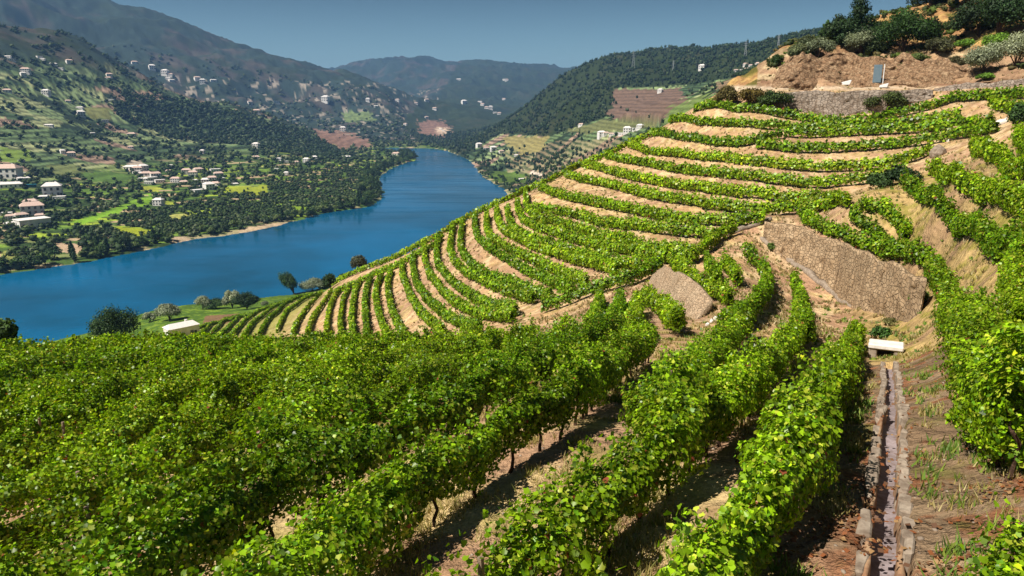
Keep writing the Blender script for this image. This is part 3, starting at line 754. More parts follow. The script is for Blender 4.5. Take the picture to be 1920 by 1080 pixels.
ORD = "first second third fourth fifth sixth seventh eighth ninth tenth eleventh twelfth thirteenth fourteenth fifteenth sixteenth seventeenth eighteenth nineteenth twentieth twenty-first twenty-second twenty-third twenty-fourth twenty-fifth twenty-sixth twenty-seventh twenty-eighth twenty-ninth thirtieth thirty-first thirty-second thirty-third thirty-fourth thirty-fifth thirty-sixth thirty-seventh thirty-eighth thirty-ninth fortieth".split()

# ------------------------------------------------------------------ rows of the bowl and spur, traced hedge by hedge (points at mid height of the hedge)
SPUR = [
 [(1302,202),(1380,202),(1447,207),(1497,215),(1530,221),(1580,226),(1620,222),(1665,213),(1705,205),(1735,198),(1790,180),(1850,176),(1917,173),(1960,170)],
 [(1256,225),(1310,227),(1363,229),(1447,234),(1530,236),(1600,232),(1680,227),(1740,220),(1800,211)],
 [(1472,246),(1540,247),(1600,244),(1670,240),(1740,236),(1800,229),(1860,222)],
 [(1217,249),(1260,252),(1310,258),(1345,265),(1390,266),(1430,257),(1466,249)],
 [(1420,269),(1480,275),(1547,276),(1600,272),(1667,268),(1733,260),(1775,252),(1817,245),(1870,234)],
 [(1180,270),(1210,281),(1277,286),(1343,293),(1400,299),(1480,307),(1547,311),(1600,308),(1667,302),(1717,290),(1745,276)],
 [(1135,289),(1160,296),(1210,303),(1260,313),(1310,319),(1377,325),(1423,329),(1490,338),(1540,340),(1598,334),(1660,325),(1700,312)],
 [(1093,308),(1127,313),(1177,327),(1227,337),(1277,345),(1340,351),(1390,359),(1457,366),(1507,368),(1557,368),(1590,376)],
 [(1060,326),(1093,334),(1143,343),(1193,356),(1243,367),(1310,375),(1360,383),(1420,388),(1480,387),(1530,382),(1565,376)],
 [(1012,350),(1040,361),(1090,372),(1157,384),(1210,395),(1260,403),(1320,410),(1380,412),(1432,404)],
 [(1000,388),(1040,392),(1090,402),(1157,417),(1220,424),(1280,429),(1335,434)],
 [(985,360),(988,390),(1007,406),(1057,417),(1107,432),(1157,444),(1207,460),(1257,466),(1300,474)],
 [(970,376),(972,395),(982,411),(1007,424),(1057,438),(1107,452),(1157,462),(1207,472),(1250,479)],
 [(952,390),(954,412),(965,428),(990,441),(1040,458),(1090,472),(1157,488),(1215,497)],
 [(932,388),(932,407),(940,426),(965,443),(1007,461),(1057,476),(1107,489),(1157,502)],
 [(913,402),(912,427),(923,446),(948,462),(982,477),(1017,492),(1060,510),(1100,526)],
 [(891,404),(890,427),(898,448),(918,464),(950,482),(983,502),(1017,517),(1050,531),(1072,540)],
 [(868,415),(864,436),(863,460),(869,477),(885,494),(905,508),(933,519),(967,530),(1000,544),(1033,553)],
 [(850,420),(846,440),(843,465),(850,488),(872,508),(900,521),(933,536),(967,547),(1000,557)],
 [(822,446),(818,470),(821,497),(844,524),(875,546),(900,561),(933,571),(967,578)],
 [(797,460),(796,485),(806,515),(828,543),(854,565),(885,580),(920,588),(960,590)],
 [(775,476),(774,498),(781,533),(803,561),(834,588),(866,603),(900,612)],
 [(754,490),(754,515),(769,553),(783,577),(803,597),(830,616)],
 [(733,505),(726,530),(729,556),(735,581),(745,604),(762,628)],
 [(716,512),(706,535),(704,556),(708,581),(716,604),(728,628)],
 [(696,518),(687,540),(684,568),(685,590),(687,610),(688,634)],
 [(675,525),(665,546),(661,575),(659,600),(664,630)],
 [(655,536),(643,560),(639,588),(638,612),(640,628)],
 [(637,542),(624,560),(617,580),(613,604),(612,624)],
 [(622,546),(604,570),(591,588),(582,606),(577,624)],
 [(604,548),(583,568),(568,587),(557,604),(549,622)],
 [(594,545),(566,562),(545,577),(531,594),(519,618)],
 [(585,542),(555,557),(525,577),(503,598),(486,626)],
 [(575,541),(545,555),(505,580),(478,601),(455,630)],
 [(562,541),(528,557),(486,581),(456,603),(428,632)],
 [(548,545),(513,560),(468,584),(437,604),(403,633)],
 [(530,551),(490,568),(445,588),(412,608),(376,635)],
 [(508,560),(468,576),(425,596),(388,616),(352,638)],
 [(455,590),(415,602),(378,613),(345,628)],
]
EDGE = [(622,532),(661,513),(701,497),(742,481),(783,460),(816,444),(840,429),(865,414),(898,397),(932,382),(965,367),(990,355),(1015,345),(1060,322),(1085,309),(1127,294),(1152,284),(1177,270),(1202,260),(1225,250)]
EDGE2 = [(626,548),(655,537),(701,514),(746,498),(783,476),(813,462),(830,446)]
G1 = "vine rows curving round the terraced spur"
for k, P in enumerate(SPUR):
    x0 = "narrow" if k > 27 else "curved"
    if k == 0: lab = "topmost vine row of the spur, just under the stone wall of the road"
    elif k == len(SPUR) - 1: lab = "lowest short vine row of the spur, beside the reddish patch and white shed"
    else: lab = "%s vine row on the spur, %s down from the stone wall of the road" % (x0, ORD[k])
    rmin = 45
    vine_row(line_hits(P, 1.0, rmin, 420), lab, G1, hw=.50 if k < 27 else .40, z0=.28, z1=1.62, vary=.35)
vine_row(line_hits(EDGE, .7, 80, 330), "long vine row following the outer edge of the spur against the river", G1, z0=.25, z1=1.45, vary=.35)
vine_row(line_hits(EDGE2, .7, 80, 330), "vine row just inside the outer edge of the spur, above the lower rows", G1, z0=.25, z1=1.45, vary=.35)

G2 = "vine rows between the gully and the stone walls"
GUL = [
 ([(1243,468),(1258,480),(1280,503),(1305,521),(1338,540),(1370,556)], "vine row along the top of the smaller grey stone wall"),
 ([(1325,480),(1333,503),(1347,518)], "short vine row on the pale earth left of the great wall, left of two"),
 ([(1358,488),(1370,503),(1384,520)], "short vine row on the pale earth left of the great wall, right of two"),
 ([(1400,462),(1413,482),(1433,500),(1440,525),(1432,550),(1415,570),(1390,588),(1360,604)], "vine row bending downhill left of the foot of the great stone wall"),
 ([(1488,518),(1497,545),(1503,570),(1508,597),(1512,618)], "short vine row standing in front of the great stone wall"),
 ([(1208,547),(1238,570),(1255,586),(1270,600)], "thin vine row at the foot of the smaller grey stone wall"),
 ([(1017,570),(1050,561),(1100,541),(1150,527),(1183,518),(1210,506),(1240,494)], "vine row climbing along the gully between the spur and the near vineyard"),
 ([(1125,553),(1123,578),(1112,604)], "stub of a vine row ending at the gully, left one of three"),
 ([(1163,553),(1160,578),(1150,604)], "stub of a vine row ending at the gully, middle one of three"),
 ([(1196,566),(1192,588),(1186,612)], "stub of a vine row ending at the gully, right one of three"),
 ([(1255,474),(1298,479),(1318,465),(1335,450),(1345,436),(1380,425)], "dark vine row crossing the bottom of the bowl at the gully"),
]
for P, lab in GUL: vine_row(line_hits(P, 1.0, 30, 120), lab, G2, hw=.48, z0=.3, z1=1.6, vary=.6)
G3 = "vine rows on the grassy terraces at the right"
UPR = [
 ([(1500,383),(1507,403),(1532,417),(1557,430),(1590,442),(1623,452),(1650,462),(1692,470),(1725,478),(1747,492),(1757,515),(1770,535),(1784,552)], "long dark vine row along the top of the great stone wall"),
 ([(1597,392),(1607,408),(1632,425),(1655,446),(1685,462)], "vine row above the great stone wall, first above the long dark one"),
 ([(1616,378),(1658,387),(1683,407),(1702,427),(1697,444)], "hooked vine row above the great stone wall beside the bare earth bank"),
 ([(1694,335),(1717,353),(1742,366),(1760,382),(1790,402),(1817,420),(1850,435),(1885,455),(1925,475)], "tall vine row crossing the middle of the grassy terraces at the right"),
 ([(1748,311),(1770,325),(1800,336),(1833,346),(1867,359),(1900,373),(1935,388)], "vine row one terrace above the tall middle row at the right"),
 ([(1828,262),(1850,280),(1883,297),(1930,315)], "vine row below the white path at the right edge"),
 ([(1908,250),(1930,285)], "small vine row cut by the right edge under the dark tree"),
 ([(1858,188),(1885,197),(1930,206)], "short vine row just under the road at the right edge"),
 ([(1892,520),(1908,545),(1928,590)], "dark vine row cut by the right edge above the large near row"),
]
for P, lab in UPR: vine_row(line_hits(P, 1.0, 12, 130), lab, G3, hw=.52, z0=.25, z1=1.75, vary=.6, trunks=52 if 'tall vine' in lab else 0, posts=60)

# ------------------------------------------------------------------ the near vineyard
G4 = "vine rows of the near vineyard"
A = line_hits([(560,1075),(650,1000),(740,930),(900,828),(1060,738),(1150,680),(1215,636)], .95, 4, 60)
rowA = resample(A, .5)
B = line_hits([(955,1075),(1060,985),(1160,905),(1275,812),(1390,725),(1455,668),(1500,615),(1500,560)], .95, 4, 70)
Bp = line_hits([(1215,775),(1285,705),(1350,645),(1400,602)], .95, 8, 70)
C = line_hits([(1330,1085),(1400,985),(1450,900),(1520,790),(1580,690),(1608,625)], .95, 4, 70)
def extend(P, d0, d1=0):
    P = np.asarray(P); t0 = P[0] - P[min(4, len(P) - 1)]; t0 /= np.linalg.norm(t0)
    return np.concatenate([[P[0] + t0 * d0], P])
NEAR = dict(trunks=34, posts=30, hw=.45, z0=.40, z1=1.42, vary=.8)
vine_row(extend(C, 2.5), "nearest bright vine row, beside the drainage channel at the lower right", G4, **{**NEAR, 'hw': .40})
vine_row(extend(B, 2.5), "bright vine row second from the drainage channel, trunks showing on a lit strip of earth", G4, **NEAR)
vine_row(Bp, "short vine row wedged between the two long near rows left of the channel", G4, **NEAR)
vine_row(extend(rowA, 2.5), "vine row third from the drainage channel, with dark bent trunks along its lower edge", G4, **NEAR)
T = np.gradient(rowA, axis=0); T /= np.linalg.norm(T, axis=1, keepdims=True); Nl = np.stack([-T[:, 1], T[:, 0]], 1)
for k in range(3): Nl[1:-1] = (Nl[:-2] + Nl[1:-1] + Nl[2:]) / 3
Nl /= np.linalg.norm(Nl, axis=1, keepdims=True)
for k in range(1, 24):
    off = 2.35 * k
    Q = rowA + Nl * off
    # continue both ends
    t0 = Q[0] - Q[6]; t0 /= np.linalg.norm(t0); t1 = Q[-1] - Q[-7]; t1 /= np.linalg.norm(t1)
    Q = np.concatenate([[Q[0] + t0 * (3 + .9 * off)], Q, [Q[-1] + t1 * (4 + .55 * off)]])
    Q = resample(Q, .5)
    z = gz(Q[:, 0], Q[:, 1]); px, py = project(Q[:, 0], Q[:, 1], z + 1.2)
    r = np.hypot(Q[:, 0], Q[:, 1])
    keep = (px > -90) & (px < 1230) & (Q[:, 1] > 3) & (r < 66) & (py < 1160)
    keep &= ~((py < 596 + 0 * px))
    idx = np.where(keep)[0]
    if len(idx) < 8: continue
    Q = Q[idx[0]:idx[-1] + 1]
    lab = "near vineyard row, %s to the left of the row with dark bent trunks" % ORD[k - 1]
    vine_row(Q, lab, G4, trunks=22 if k < 3 else 0, posts=40 if k < 9 else 0, hw=(.50 if k < 4 else .42), z0=.35, z1=1.5 + .12 * math.sin(k * 2.3), kdist=.0034)
# the tall row on the right bank
W = line_hits([(1785,568),(1812,612),(1838,660),(1868,715),(1903,768)], 1.1, 5, 60)
vine_row(W, "large near vine row at the right edge, hanging over the brown bank of the channel", G4, hw=.50, z0=.15, z1=1.85, trunks=30)
W2 = line_hits([(1885,1075),(1925,1010)], .5, 3, 20)
vine_row(extend(W2, .8), "small vine in the bottom right corner on the brown bank", G4, hw=.22, z0=.1, z1=.7)
# ------------------------------------------------------------------ walls of stone
def wall(name, foot, top, label, cat, mat, thick=.5, rmin=20, rmax=400, rough=.16, cap=None, group=None, back_off=.55, fwd=0.0, kind='thing', topj=1.0):
    """dry wall: foot line on the ground, head line set half a step back; a closed body"""
    n = len(foot); F0 = []; T0 = []
    for (fx, fy), (tx, ty) in zip(foot, top):
        x, y = hit(fx, fy, 0, rmin, rmax); r = math.hypot(x, y)
        a, s = ray(tx, ty); rt = r + back_off
        F0.append((x, y, float(gz(x, y)) - .5)); T0.append((rt * math.sin(a), rt * math.cos(a), s * rt))
    F0 = np.array(F0); T0 = np.array(T0)
    d = np.hypot(*np.diff(F0[:, :2], axis=0).T).cumsum(); d = np.concatenate([[0], d]); nu = max(int(d[-1] / .22), 8); u = np.linspace(0, d[-1], nu)
    Fi = np.stack([np.interp(u, d, F0[:, k]) for k in range(3)], 1); Ti = np.stack([np.interp(u, d, T0[:, k]) for k in range(3)], 1)
    Ti[:, 2] += ((vnoise(u / 3.2, u * 0, 5) - .5) * .55 + (vnoise(u / 1.0, u * 0, 9) - .5) * .2) * topj
    hgt = np.mean(np.linalg.norm(Ti - Fi, axis=1)); nv = max(int(hgt / .22), 4)
    v = np.linspace(0, 1, nv)
    back = Ti[:, :2] / np.linalg.norm(Ti[:, :2], axis=1, keepdims=True)
    G = Fi[:, None] * (1 - v)[None, :, None] + Ti[:, None] * v[None, :, None]
    uu, vv = np.meshgrid(u, v * hgt, indexing='ij')
    fs = .55 * max(1, rough / .3)
    dd = (fbm(uu / fs, vv / fs * 1.15, 4, 12) - .5) * rough * 2 + (fbm(uu / 3, vv / 2, 3, 13) - .5) * rough * 3 + fwd
    G[..., 0] -= back[:, None, 0] * dd; G[..., 1] -= back[:, None, 1] * dd
    cx = Ti.copy(); cx[:, :2] += back * thick; bx = cx.copy(); bx[:, 2] = Fi[:, 2]
    G = np.concatenate([G, cx[:, None], bx[:, None]], 1); K = G.shape[1]
    V = G.reshape(-1, 3); i, j = np.meshgrid(np.arange(nu - 1), np.arange(K), indexing='ij'); i = i.ravel(); j = j.ravel(); j1 = (j + 1) % K
    Fc = np.stack([i * K + j, (i + 1) * K + j, (i + 1) * K + j1, i * K + j1], 1)
    me = mesh_arrays(name, [(V, Fc, None)])
    bm = bmesh.new(); bm.from_mesh(me); bmesh.ops.holes_fill(bm, edges=[e for e in bm.edges if e.is_boundary]); bmesh.ops.recalc_face_normals(bm, faces=bm.faces); bm.to_mesh(me); bm.free()
    o = link(name, me, mat); tag(o, label, cat, group, kind)
    if cap:                                                           # loose coping stones along the head
        rg = np.random.default_rng(3); bm = bmesh.new(); q = 0.0
        while q < d[-1]:
            w = rg.uniform(.35, .8); k = min(int(q / d[-1] * (nu - 1)), nu - 1); a = math.atan2(*(Ti[min(k + 2, nu - 1), :2] - Ti[max(k - 2, 0), :2])[::-1])
            box(bm, (Ti[k, 0] + back[k, 0] * .1, Ti[k, 1] + back[k, 1] * .1, Ti[k, 2] + .05), (w, .45, rg.uniform(.14, .3)), a + rg.normal(0, .08), .03); q += w * 1.02
        bm_obj("coping", bm, cap, o)
    return o
wall("retaining_wall", [(1434, 455), (1480, 492), (1560, 549), (1620, 582), (1690, 604), (1722, 592)], [(1434, 412), (1500, 428), (1575, 457), (1640, 484), (1700, 507), (1738, 522)],
     "great tan dry stone retaining wall above the gully", "retaining wall", M['stone'], rmin=45, rmax=110, rough=.42, back_off=1.1, fwd=.1, topj=.9)
wall("retaining_wall", [(1206, 540), (1226, 562), (1247, 582), (1270, 596), (1292, 603)], [(1222, 514), (1245, 504), (1272, 511), (1305, 535), (1336, 566)],
     "smaller pinkish grey stone retaining wall left of the gully", "retaining wall", M['soilface'], rmin=40, rmax=90, rough=.40, back_off=3.2, topj=.8)
wall("retaining_wall", [(1470, 200), (1520, 214), (1580, 218), (1640, 213), (1700, 198), (1750, 184)], [(1470, 171), (1520, 172), (1580, 172), (1640, 171), (1700, 171), (1750, 168)],
     "grey stone retaining wall carrying the road at the top of the vineyard", "retaining wall", M['stone_grey'], rmin=100, rmax=190, rough=.3, thick=.7)
wall("parapet_wall", [(1752, 172), (1800, 169), (1850, 165), (1925, 160)], [(1752, 163), (1800, 159), (1850, 155), (1925, 150)],
     "low stone parapet along the road at the top right", "low wall", M['stone_grey'], rmin=90, rmax=160, rough=.15)

wall("rock_face", [(1442, 166), (1475, 165), (1530, 164), (1590, 163), (1640, 163), (1700, 161), (1760, 158), (1830, 151), (1900, 143)], [(1462, 118), (1485, 108), (1530, 104), (1590, 106), (1640, 114), (1690, 106), (1750, 108), (1815, 116), (1880, 132)],
     "rough ochre rock cutting above the road", None, M['rock'], rmin=110, rmax=190, rough=.75, back_off=7.5, fwd=.5, kind='structure', topj=3.0)
def kerb(name, pts, label, cat, mat, w=.35, h=.25, rmin=5, rmax=200, hh=0.0):
    P = resample(line_hits(pts, hh, rmin, rmax), .3); T = np.gradient(P, axis=0); T /= np.linalg.norm(T, axis=1, keepdims=True); Nn = np.stack([-T[:, 1], T[:, 0]], 1)
    s = np.arange(len(P)) * .3; wj = w * (.8 + .4 * vnoise(s / .5, s * 0, 4)); hj = h * (.6 + .8 * vnoise(s / .6, s * 0, 6))
    z = gz(P[:, 0], P[:, 1]); A_ = P + Nn * wj[:, None] / 2; B_ = P - Nn * wj[:, None] / 2
    ring = np.stack([np.c_[A_, z - .3], np.c_[A_ * .999, z + hj], np.c_[B_ * .999, z + hj], np.c_[B_, z - .3]], 1)
    V = ring.reshape(-1, 3); n_ = len(P); i, j = np.meshgrid(np.arange(n_ - 1), np.arange(4), indexing='ij'); i = i.ravel(); j = j.ravel(); j1 = (j + 1) % 4
    me = mesh_arrays(name, [(V, np.stack([i * 4 + j, i * 4 + j1, (i + 1) * 4 + j1, (i + 1) * 4 + j], 1), None)])
    bm = bmesh.new(); bm.from_mesh(me); bmesh.ops.holes_fill(bm, edges=[e for e in bm.edges if e.is_boundary]); bmesh.ops.recalc_face_normals(bm, faces=bm.faces); bm.to_mesh(me); bm.free()
    return tag(link(name, me, mat), label, cat)
kerb("stone_kerb", [(1428, 447), (1470, 480), (1520, 517), (1565, 550), (1602, 576)], "pale stone kerb running along the foot of the great wall", "kerb", M['cement'], .6, .3, 45, 110)
kerb("stone_kerb", [(1776, 266), (1800, 256), (1811, 251)], "short pale stone kerb on the slope between the upper rows", "kerb", M['whitestone'], .6, .5, 60, 130)
kerb("stone_kerb", [(1840, 251), (1862, 240), (1888, 229)], "longer pale stone kerb on the slope below the dark tree", "kerb", M['whitestone'], .7, .6, 60, 130)
kerb("stone_kerb", [(1350, 444), (1380, 436), (1415, 424), (1445, 412)], "broken stone kerb at the left end of the great wall", "kerb", M['cement'], .5, .35, 50, 120)

# ------------------------------------------------------------------ drainage channel with its two walls
ch = empty("drainage_channel", (float(CH[0, 0]), float(CH[0, 1]), 0)); tag(ch, "stone lined drainage channel running up the right side of the vineyard", "drainage channel")
def strip(P, offs, name, mat, dz=None, seedn=0, step=.12):
    P = resample(P, step); T = np.gradient(P, axis=0); T /= np.linalg.norm(T, axis=1, keepdims=True); Nn = np.stack([-T[:, 1], T[:, 0]], 1)
    z = gz(P[:, 0], P[:, 1]); s = np.arange(len(P)) * step; rows = []
    for k, (o_, h_) in enumerate(offs):
        jx = (vnoise(s / .6, s * 0 + 3, seedn) - .5) * .06 + (vnoise(s / .13, s * 0 + k, seedn + 3) - .5) * .03; jz = (np.round(vnoise(s / .5, s * 0 + 5, seedn + 1) * 3) / 3 - .5) * .07 + (vnoise(s / .1, s * 0 + k, seedn + 1) - .5) * .03
        q = P + Nn * (o_ + jx)[:, None]; rows.append(np.c_[q, z + h_ + jz])
    G = np.stack(rows, 1); K = len(offs); V = G.reshape(-1, 3) - np.array([CH[0, 0], CH[0, 1], 0]); n_ = len(P)
    i, j = np.meshgrid(np.arange(n_ - 1), np.arange(K - 1), indexing='ij'); i = i.ravel(); j = j.ravel()
    return link(name, mesh_arrays(name, [(V, np.stack([i * K + j, (i + 1) * K + j, (i + 1) * K + j + 1, i * K + j + 1], 1), None)]), mat, ch)
strip(CH, [(.19, -.30), (.1, -.33), (0, -.34), (-.1, -.33), (-.19, -.30)], "channel_bed", M['bed'], seedn=1)
M['rust'] = simple_mat('stained_cement', (.36, .24, .14), (.22, .10, .05), 4, .9, .7, .03)
def stones(P, off, hgt, name, mat, seedn, smin, smax, skip):
    P = resample(P, .05); rg_ = np.random.default_rng(seedn); T_ = np.gradient(P, axis=0); T_ /= np.linalg.norm(T_, axis=1, keepdims=True); q = 2
    while q < len(P) - 6:
        L_ = rg_.uniform(smin, smax); k = min(int(q + L_ / .1), len(P) - 1); q += L_ / .05 + .3
        if rg_.random() < skip: continue
        nx, ny = -T_[k, 1], T_[k, 0]; o_ = off + rg_.normal(0, .018); cx_, cy_ = P[k, 0] + nx * o_, P[k, 1] + ny * o_; hh = hgt * rg_.uniform(.35, 1.15)
        bm = bmesh.new(); vs = box(bm, (0, 0, 0), (L_, .15 * rg_.uniform(.8, 1.3), .5), 0, 0)
        for v in vs: v.co += Vector((rg_.normal(0, .022), rg_.normal(0, .018), rg_.normal(0, .022)))
        bmesh.ops.rotate(bm, cent=(0, 0, 0), matrix=Matrix.Rotation(math.atan2(T_[k, 1], T_[k, 0]) + rg_.normal(0, .05), 3, 'Z'), verts=vs)
        bmesh.ops.translate(bm, vec=(cx_ - CH[0, 0], cy_ - CH[0, 1], float(gz(cx_, cy_)) - .25 + hh), verts=vs)
        bmesh.ops.bevel(bm, geom=list(bm.edges), offset=.025, segments=1, affect='EDGES'); bm_obj(name, bm, mat, ch)
strip(CH, [(.14, -.38), (.155, -.1), (.165, -.03), (.20, -.03), (.27, -.2)], "inner_lining", M['rust'], seedn=11)
strip(CH, [(-.27, -.2), (-.20, -.03), (-.165, -.03), (-.155, -.1), (-.14, -.38)], "inner_lining", M['rust'], seedn=21)
stones(CH, .235, .08, "wall_stone", M['cement'], 31, .25, .6, .12)
stones(CH, -.24, .05, "wall_stone", M['cement'], 32, .12, .35, .42)

# culvert
x, y = hit(1659, 668, 0, 20, 70); z = float(gz(x, y)); rz = -math.atan2(x, y)
cv = empty("culvert", (x, y, z), rz); tag(cv, "small culvert with a thick white slab over the drainage channel", "culvert")
bm = bmesh.new(); box(bm, (0, .1, .52), (1.5, .95, .24), 0, .05)
for v in bm.verts: v.co += Vector((0, 0, .04 * math.sin(v.co.x * 4)))
bm_obj("slab", bm, M['whitestone'], cv)
for sx in (-1, 1):
    bm = bmesh.new(); box(bm, (sx * .53, .1, .08), (.36, .8, .66), 0, .04); bm_obj("side_wall", bm, M['cement'], cv)
bm = bmesh.new(); box(bm, (0, .35, .1), (.72, .05, .6)); bm_obj("opening_shade", bm, M['door'], cv)  # dark sheet standing for the shade inside the culvert mouth

# boulders
def boulder_mesh(seed):
    bm = bmesh.new(); bmesh.ops.create_icosphere(bm, subdivisions=2, radius=.5)
    rg = np.random.default_rng(seed)
    co = np.array([v.co for v in bm.verts]); s = 1 + (fbm(co[:, 0] * 2.5 + seed, co[:, 1] * 2.5 + co[:, 2] * 2, 3, seed) - .5) * .8
    for v, k in zip(bm.verts, s): v.co *= k
    me = bpy.data.meshes.new("boulder"); bm.to_mesh(me); bm.free(); me.materials.append(M['whitestone'] if seed < 4 else M['cement']); return me
BM_ = [boulder_mesh(s) for s in range(6)]
for k, (px, py, w) in enumerate([(1326, 611, 8), (1334, 605, 8), (1342, 600, 9), (1351, 596, 8), (1358, 590, 7), (1366, 585, 6)]):
    x, y = hit(px, py, 0, 25, 80); o = link("boulder", BM_[k % 3]); s = w * math.hypot(x, y) / F; o.location = (x, y, float(gz(x, y)) + s * .25); o.scale = (s, s * .8, s * 1.3)
    tag(o, "pale boulder in the broken line below the smaller stone wall", "boulder", "boulders lining the bank below the smaller stone wall")
for px, py, w, h, lab in [(1757, 292, 28, 22, "big sandy boulder at the end of the upper vine rows"), (1590, 566, 12, 8, "white stone lying at the foot of the great wall"), (1700, 556, 9, 8, "white stone lodged near the right end of the great wall"),
                          (1192, 516, 16, 7, "pale stone beside the smaller stone wall"), (1578, 560, 10, 6, "flat white stone left of the other at the foot of the great wall")]:
    x, y = hit(px, py, 0, 25, 140); o = link("boulder", BM_[4 if 'sandy' in lab else 1]); s = w * math.hypot(x, y) / F; o.location = (x, y, float(gz(x, y)) + s * h / w * .2); o.scale = (s, s * .8, s * h / w * 1.2); tag(o, lab, "boulder")

# ------------------------------------------------------------------ trees
def crown_groups(W, H, z0, nleaf, size, rg, base, kind='round', nl=11, yellow=.08):
    """leaf cards on many overlapping lobes"""
    cs = []; rs = []
    for k in range(nl):
        if kind == 'cone':
            t = (k + .5) / nl; a = k * 2.4; q = (1 - t) ** .8 * W * .30; cs.append((math.cos(a) * q, math.sin(a) * q, z0 + (H - z0) * (.1 + .86 * t))); rs.append((.5 * W * (1 - t) ** .7 * .55 + .06 * W, (H - z0) * .13))
        elif kind == 'tall':
            t = (k + .5) / nl; a = k * 2.4; q = W * .16 * rg.random(); cs.append((math.cos(a) * q, math.sin(a) * q, z0 + (H - z0) * t)); rs.append((W * .36 * (1 - .55 * abs(2 * t - .8)), (H - z0) * .12))
        else:
            v = rg.normal(size=3); v /= np.linalg.norm(v); v[2] = abs(v[2]) * 1.0 - .25; q = .36 * rg.uniform(.6, 1.1)
            cs.append((v[0] * W * q, v[1] * W * q, z0 + (H - z0) * (.5 + v[2] * .5 * rg.uniform(.5, 1.0)))); s = rg.uniform(.17, .28); rs.append((W * s, (H - z0) * s * 1.05))
    cs = np.array(cs); rs = np.array(rs); wgt = rs[:, 0] ** 2; k = rg.choice(nl, nleaf, p=wgt / wgt.sum())
    v = rg.normal(size=(nleaf, 3)); v /= np.linalg.norm(v, axis=1, keepdims=True); q = rg.random(nleaf) ** .35 * (.75 + .5 * rg.random(nleaf))
    P = cs[k] + v * q[:, None] * np.stack([rs[k, 0], rs[k, 0], rs[k, 1]], 1)
    nr = v + rg.normal(0, .6, (nleaf, 3)); nr[:, 2] += .3
    col = leaf_cols(nleaf, rg, base, .35, yellow, tuple(np.array(base) * 1.9)); col *= (.75 + .5 * rg.random(nl))[k][:, None]
    return [leaves(P, nr, size * rg.uniform(.6, 1.3, nleaf), col, rg, 1)], cs, rs
def make_tree(W, H, nleaf, size, seed, base, kind='round', trunk_h=.25, name="tree", lean=0.0, nl=11, trunk_r=None):
    rg = np.random.default_rng(seed); z0 = H * trunk_h
    gr, cs, rs = crown_groups(W, H, z0, nleaf, size, rg, base, kind, nl)
    if lean: gr = [(np.stack([v[:, 0] - lean * np.clip(v[:, 2], 0, None), v[:, 1], v[:, 2]], 1), f, c) for v, f, c in gr]
    me = mesh_arrays(name + "_crown", gr)
    o = empty(name, (0, 0, 0)); link("crown", me, M['tree'], o)
    bm = bmesh.new(); tr = trunk_r or max(.035 * H, .05); top = z0 + (H - z0) * (.8 if kind in ('cone', 'tall') else .45)
    tube(bm, [(0, 0, -.6), (.02 * H - lean * z0 * .4, 0, z0 * .6), (-lean * z0, .01 * H, z0), (-lean * top, 0, top)], [tr * 1.3, tr, tr * .8, tr * .25], 6)
    for q in range(min(6, nl)):
        c = cs[q]; s_ = Vector((-lean * z0, 0, max(z0 * .8, .1))); e = Vector((c[0] - lean * c[2], c[1], c[2])); tube(bm, [s_, s_.lerp(e, .5) + Vector((0, 0, .04 * H)), e], [tr * .55, tr * .35, tr * .12], 4)
    bm_obj("trunk", bm, M['bark'], o)
    return o
def dims(px, py, w, h, rmin=2, rmax=15000):
    x, y = hit(px, py, 0, rmin, rmax); r = math.hypot(x, y); dep = y * CP - float(gz(x, y)) * SP
    return x, y, w * dep / F, h * dep / F, r
GREEN = (.045, .085, .020); OLIVE = (.15, .175, .10); DARK = (.022, .045, .014); PALE = (.24, .27, .17); AUT = (.10, .085, .025); BRIGHT = (.10, .20, .02)
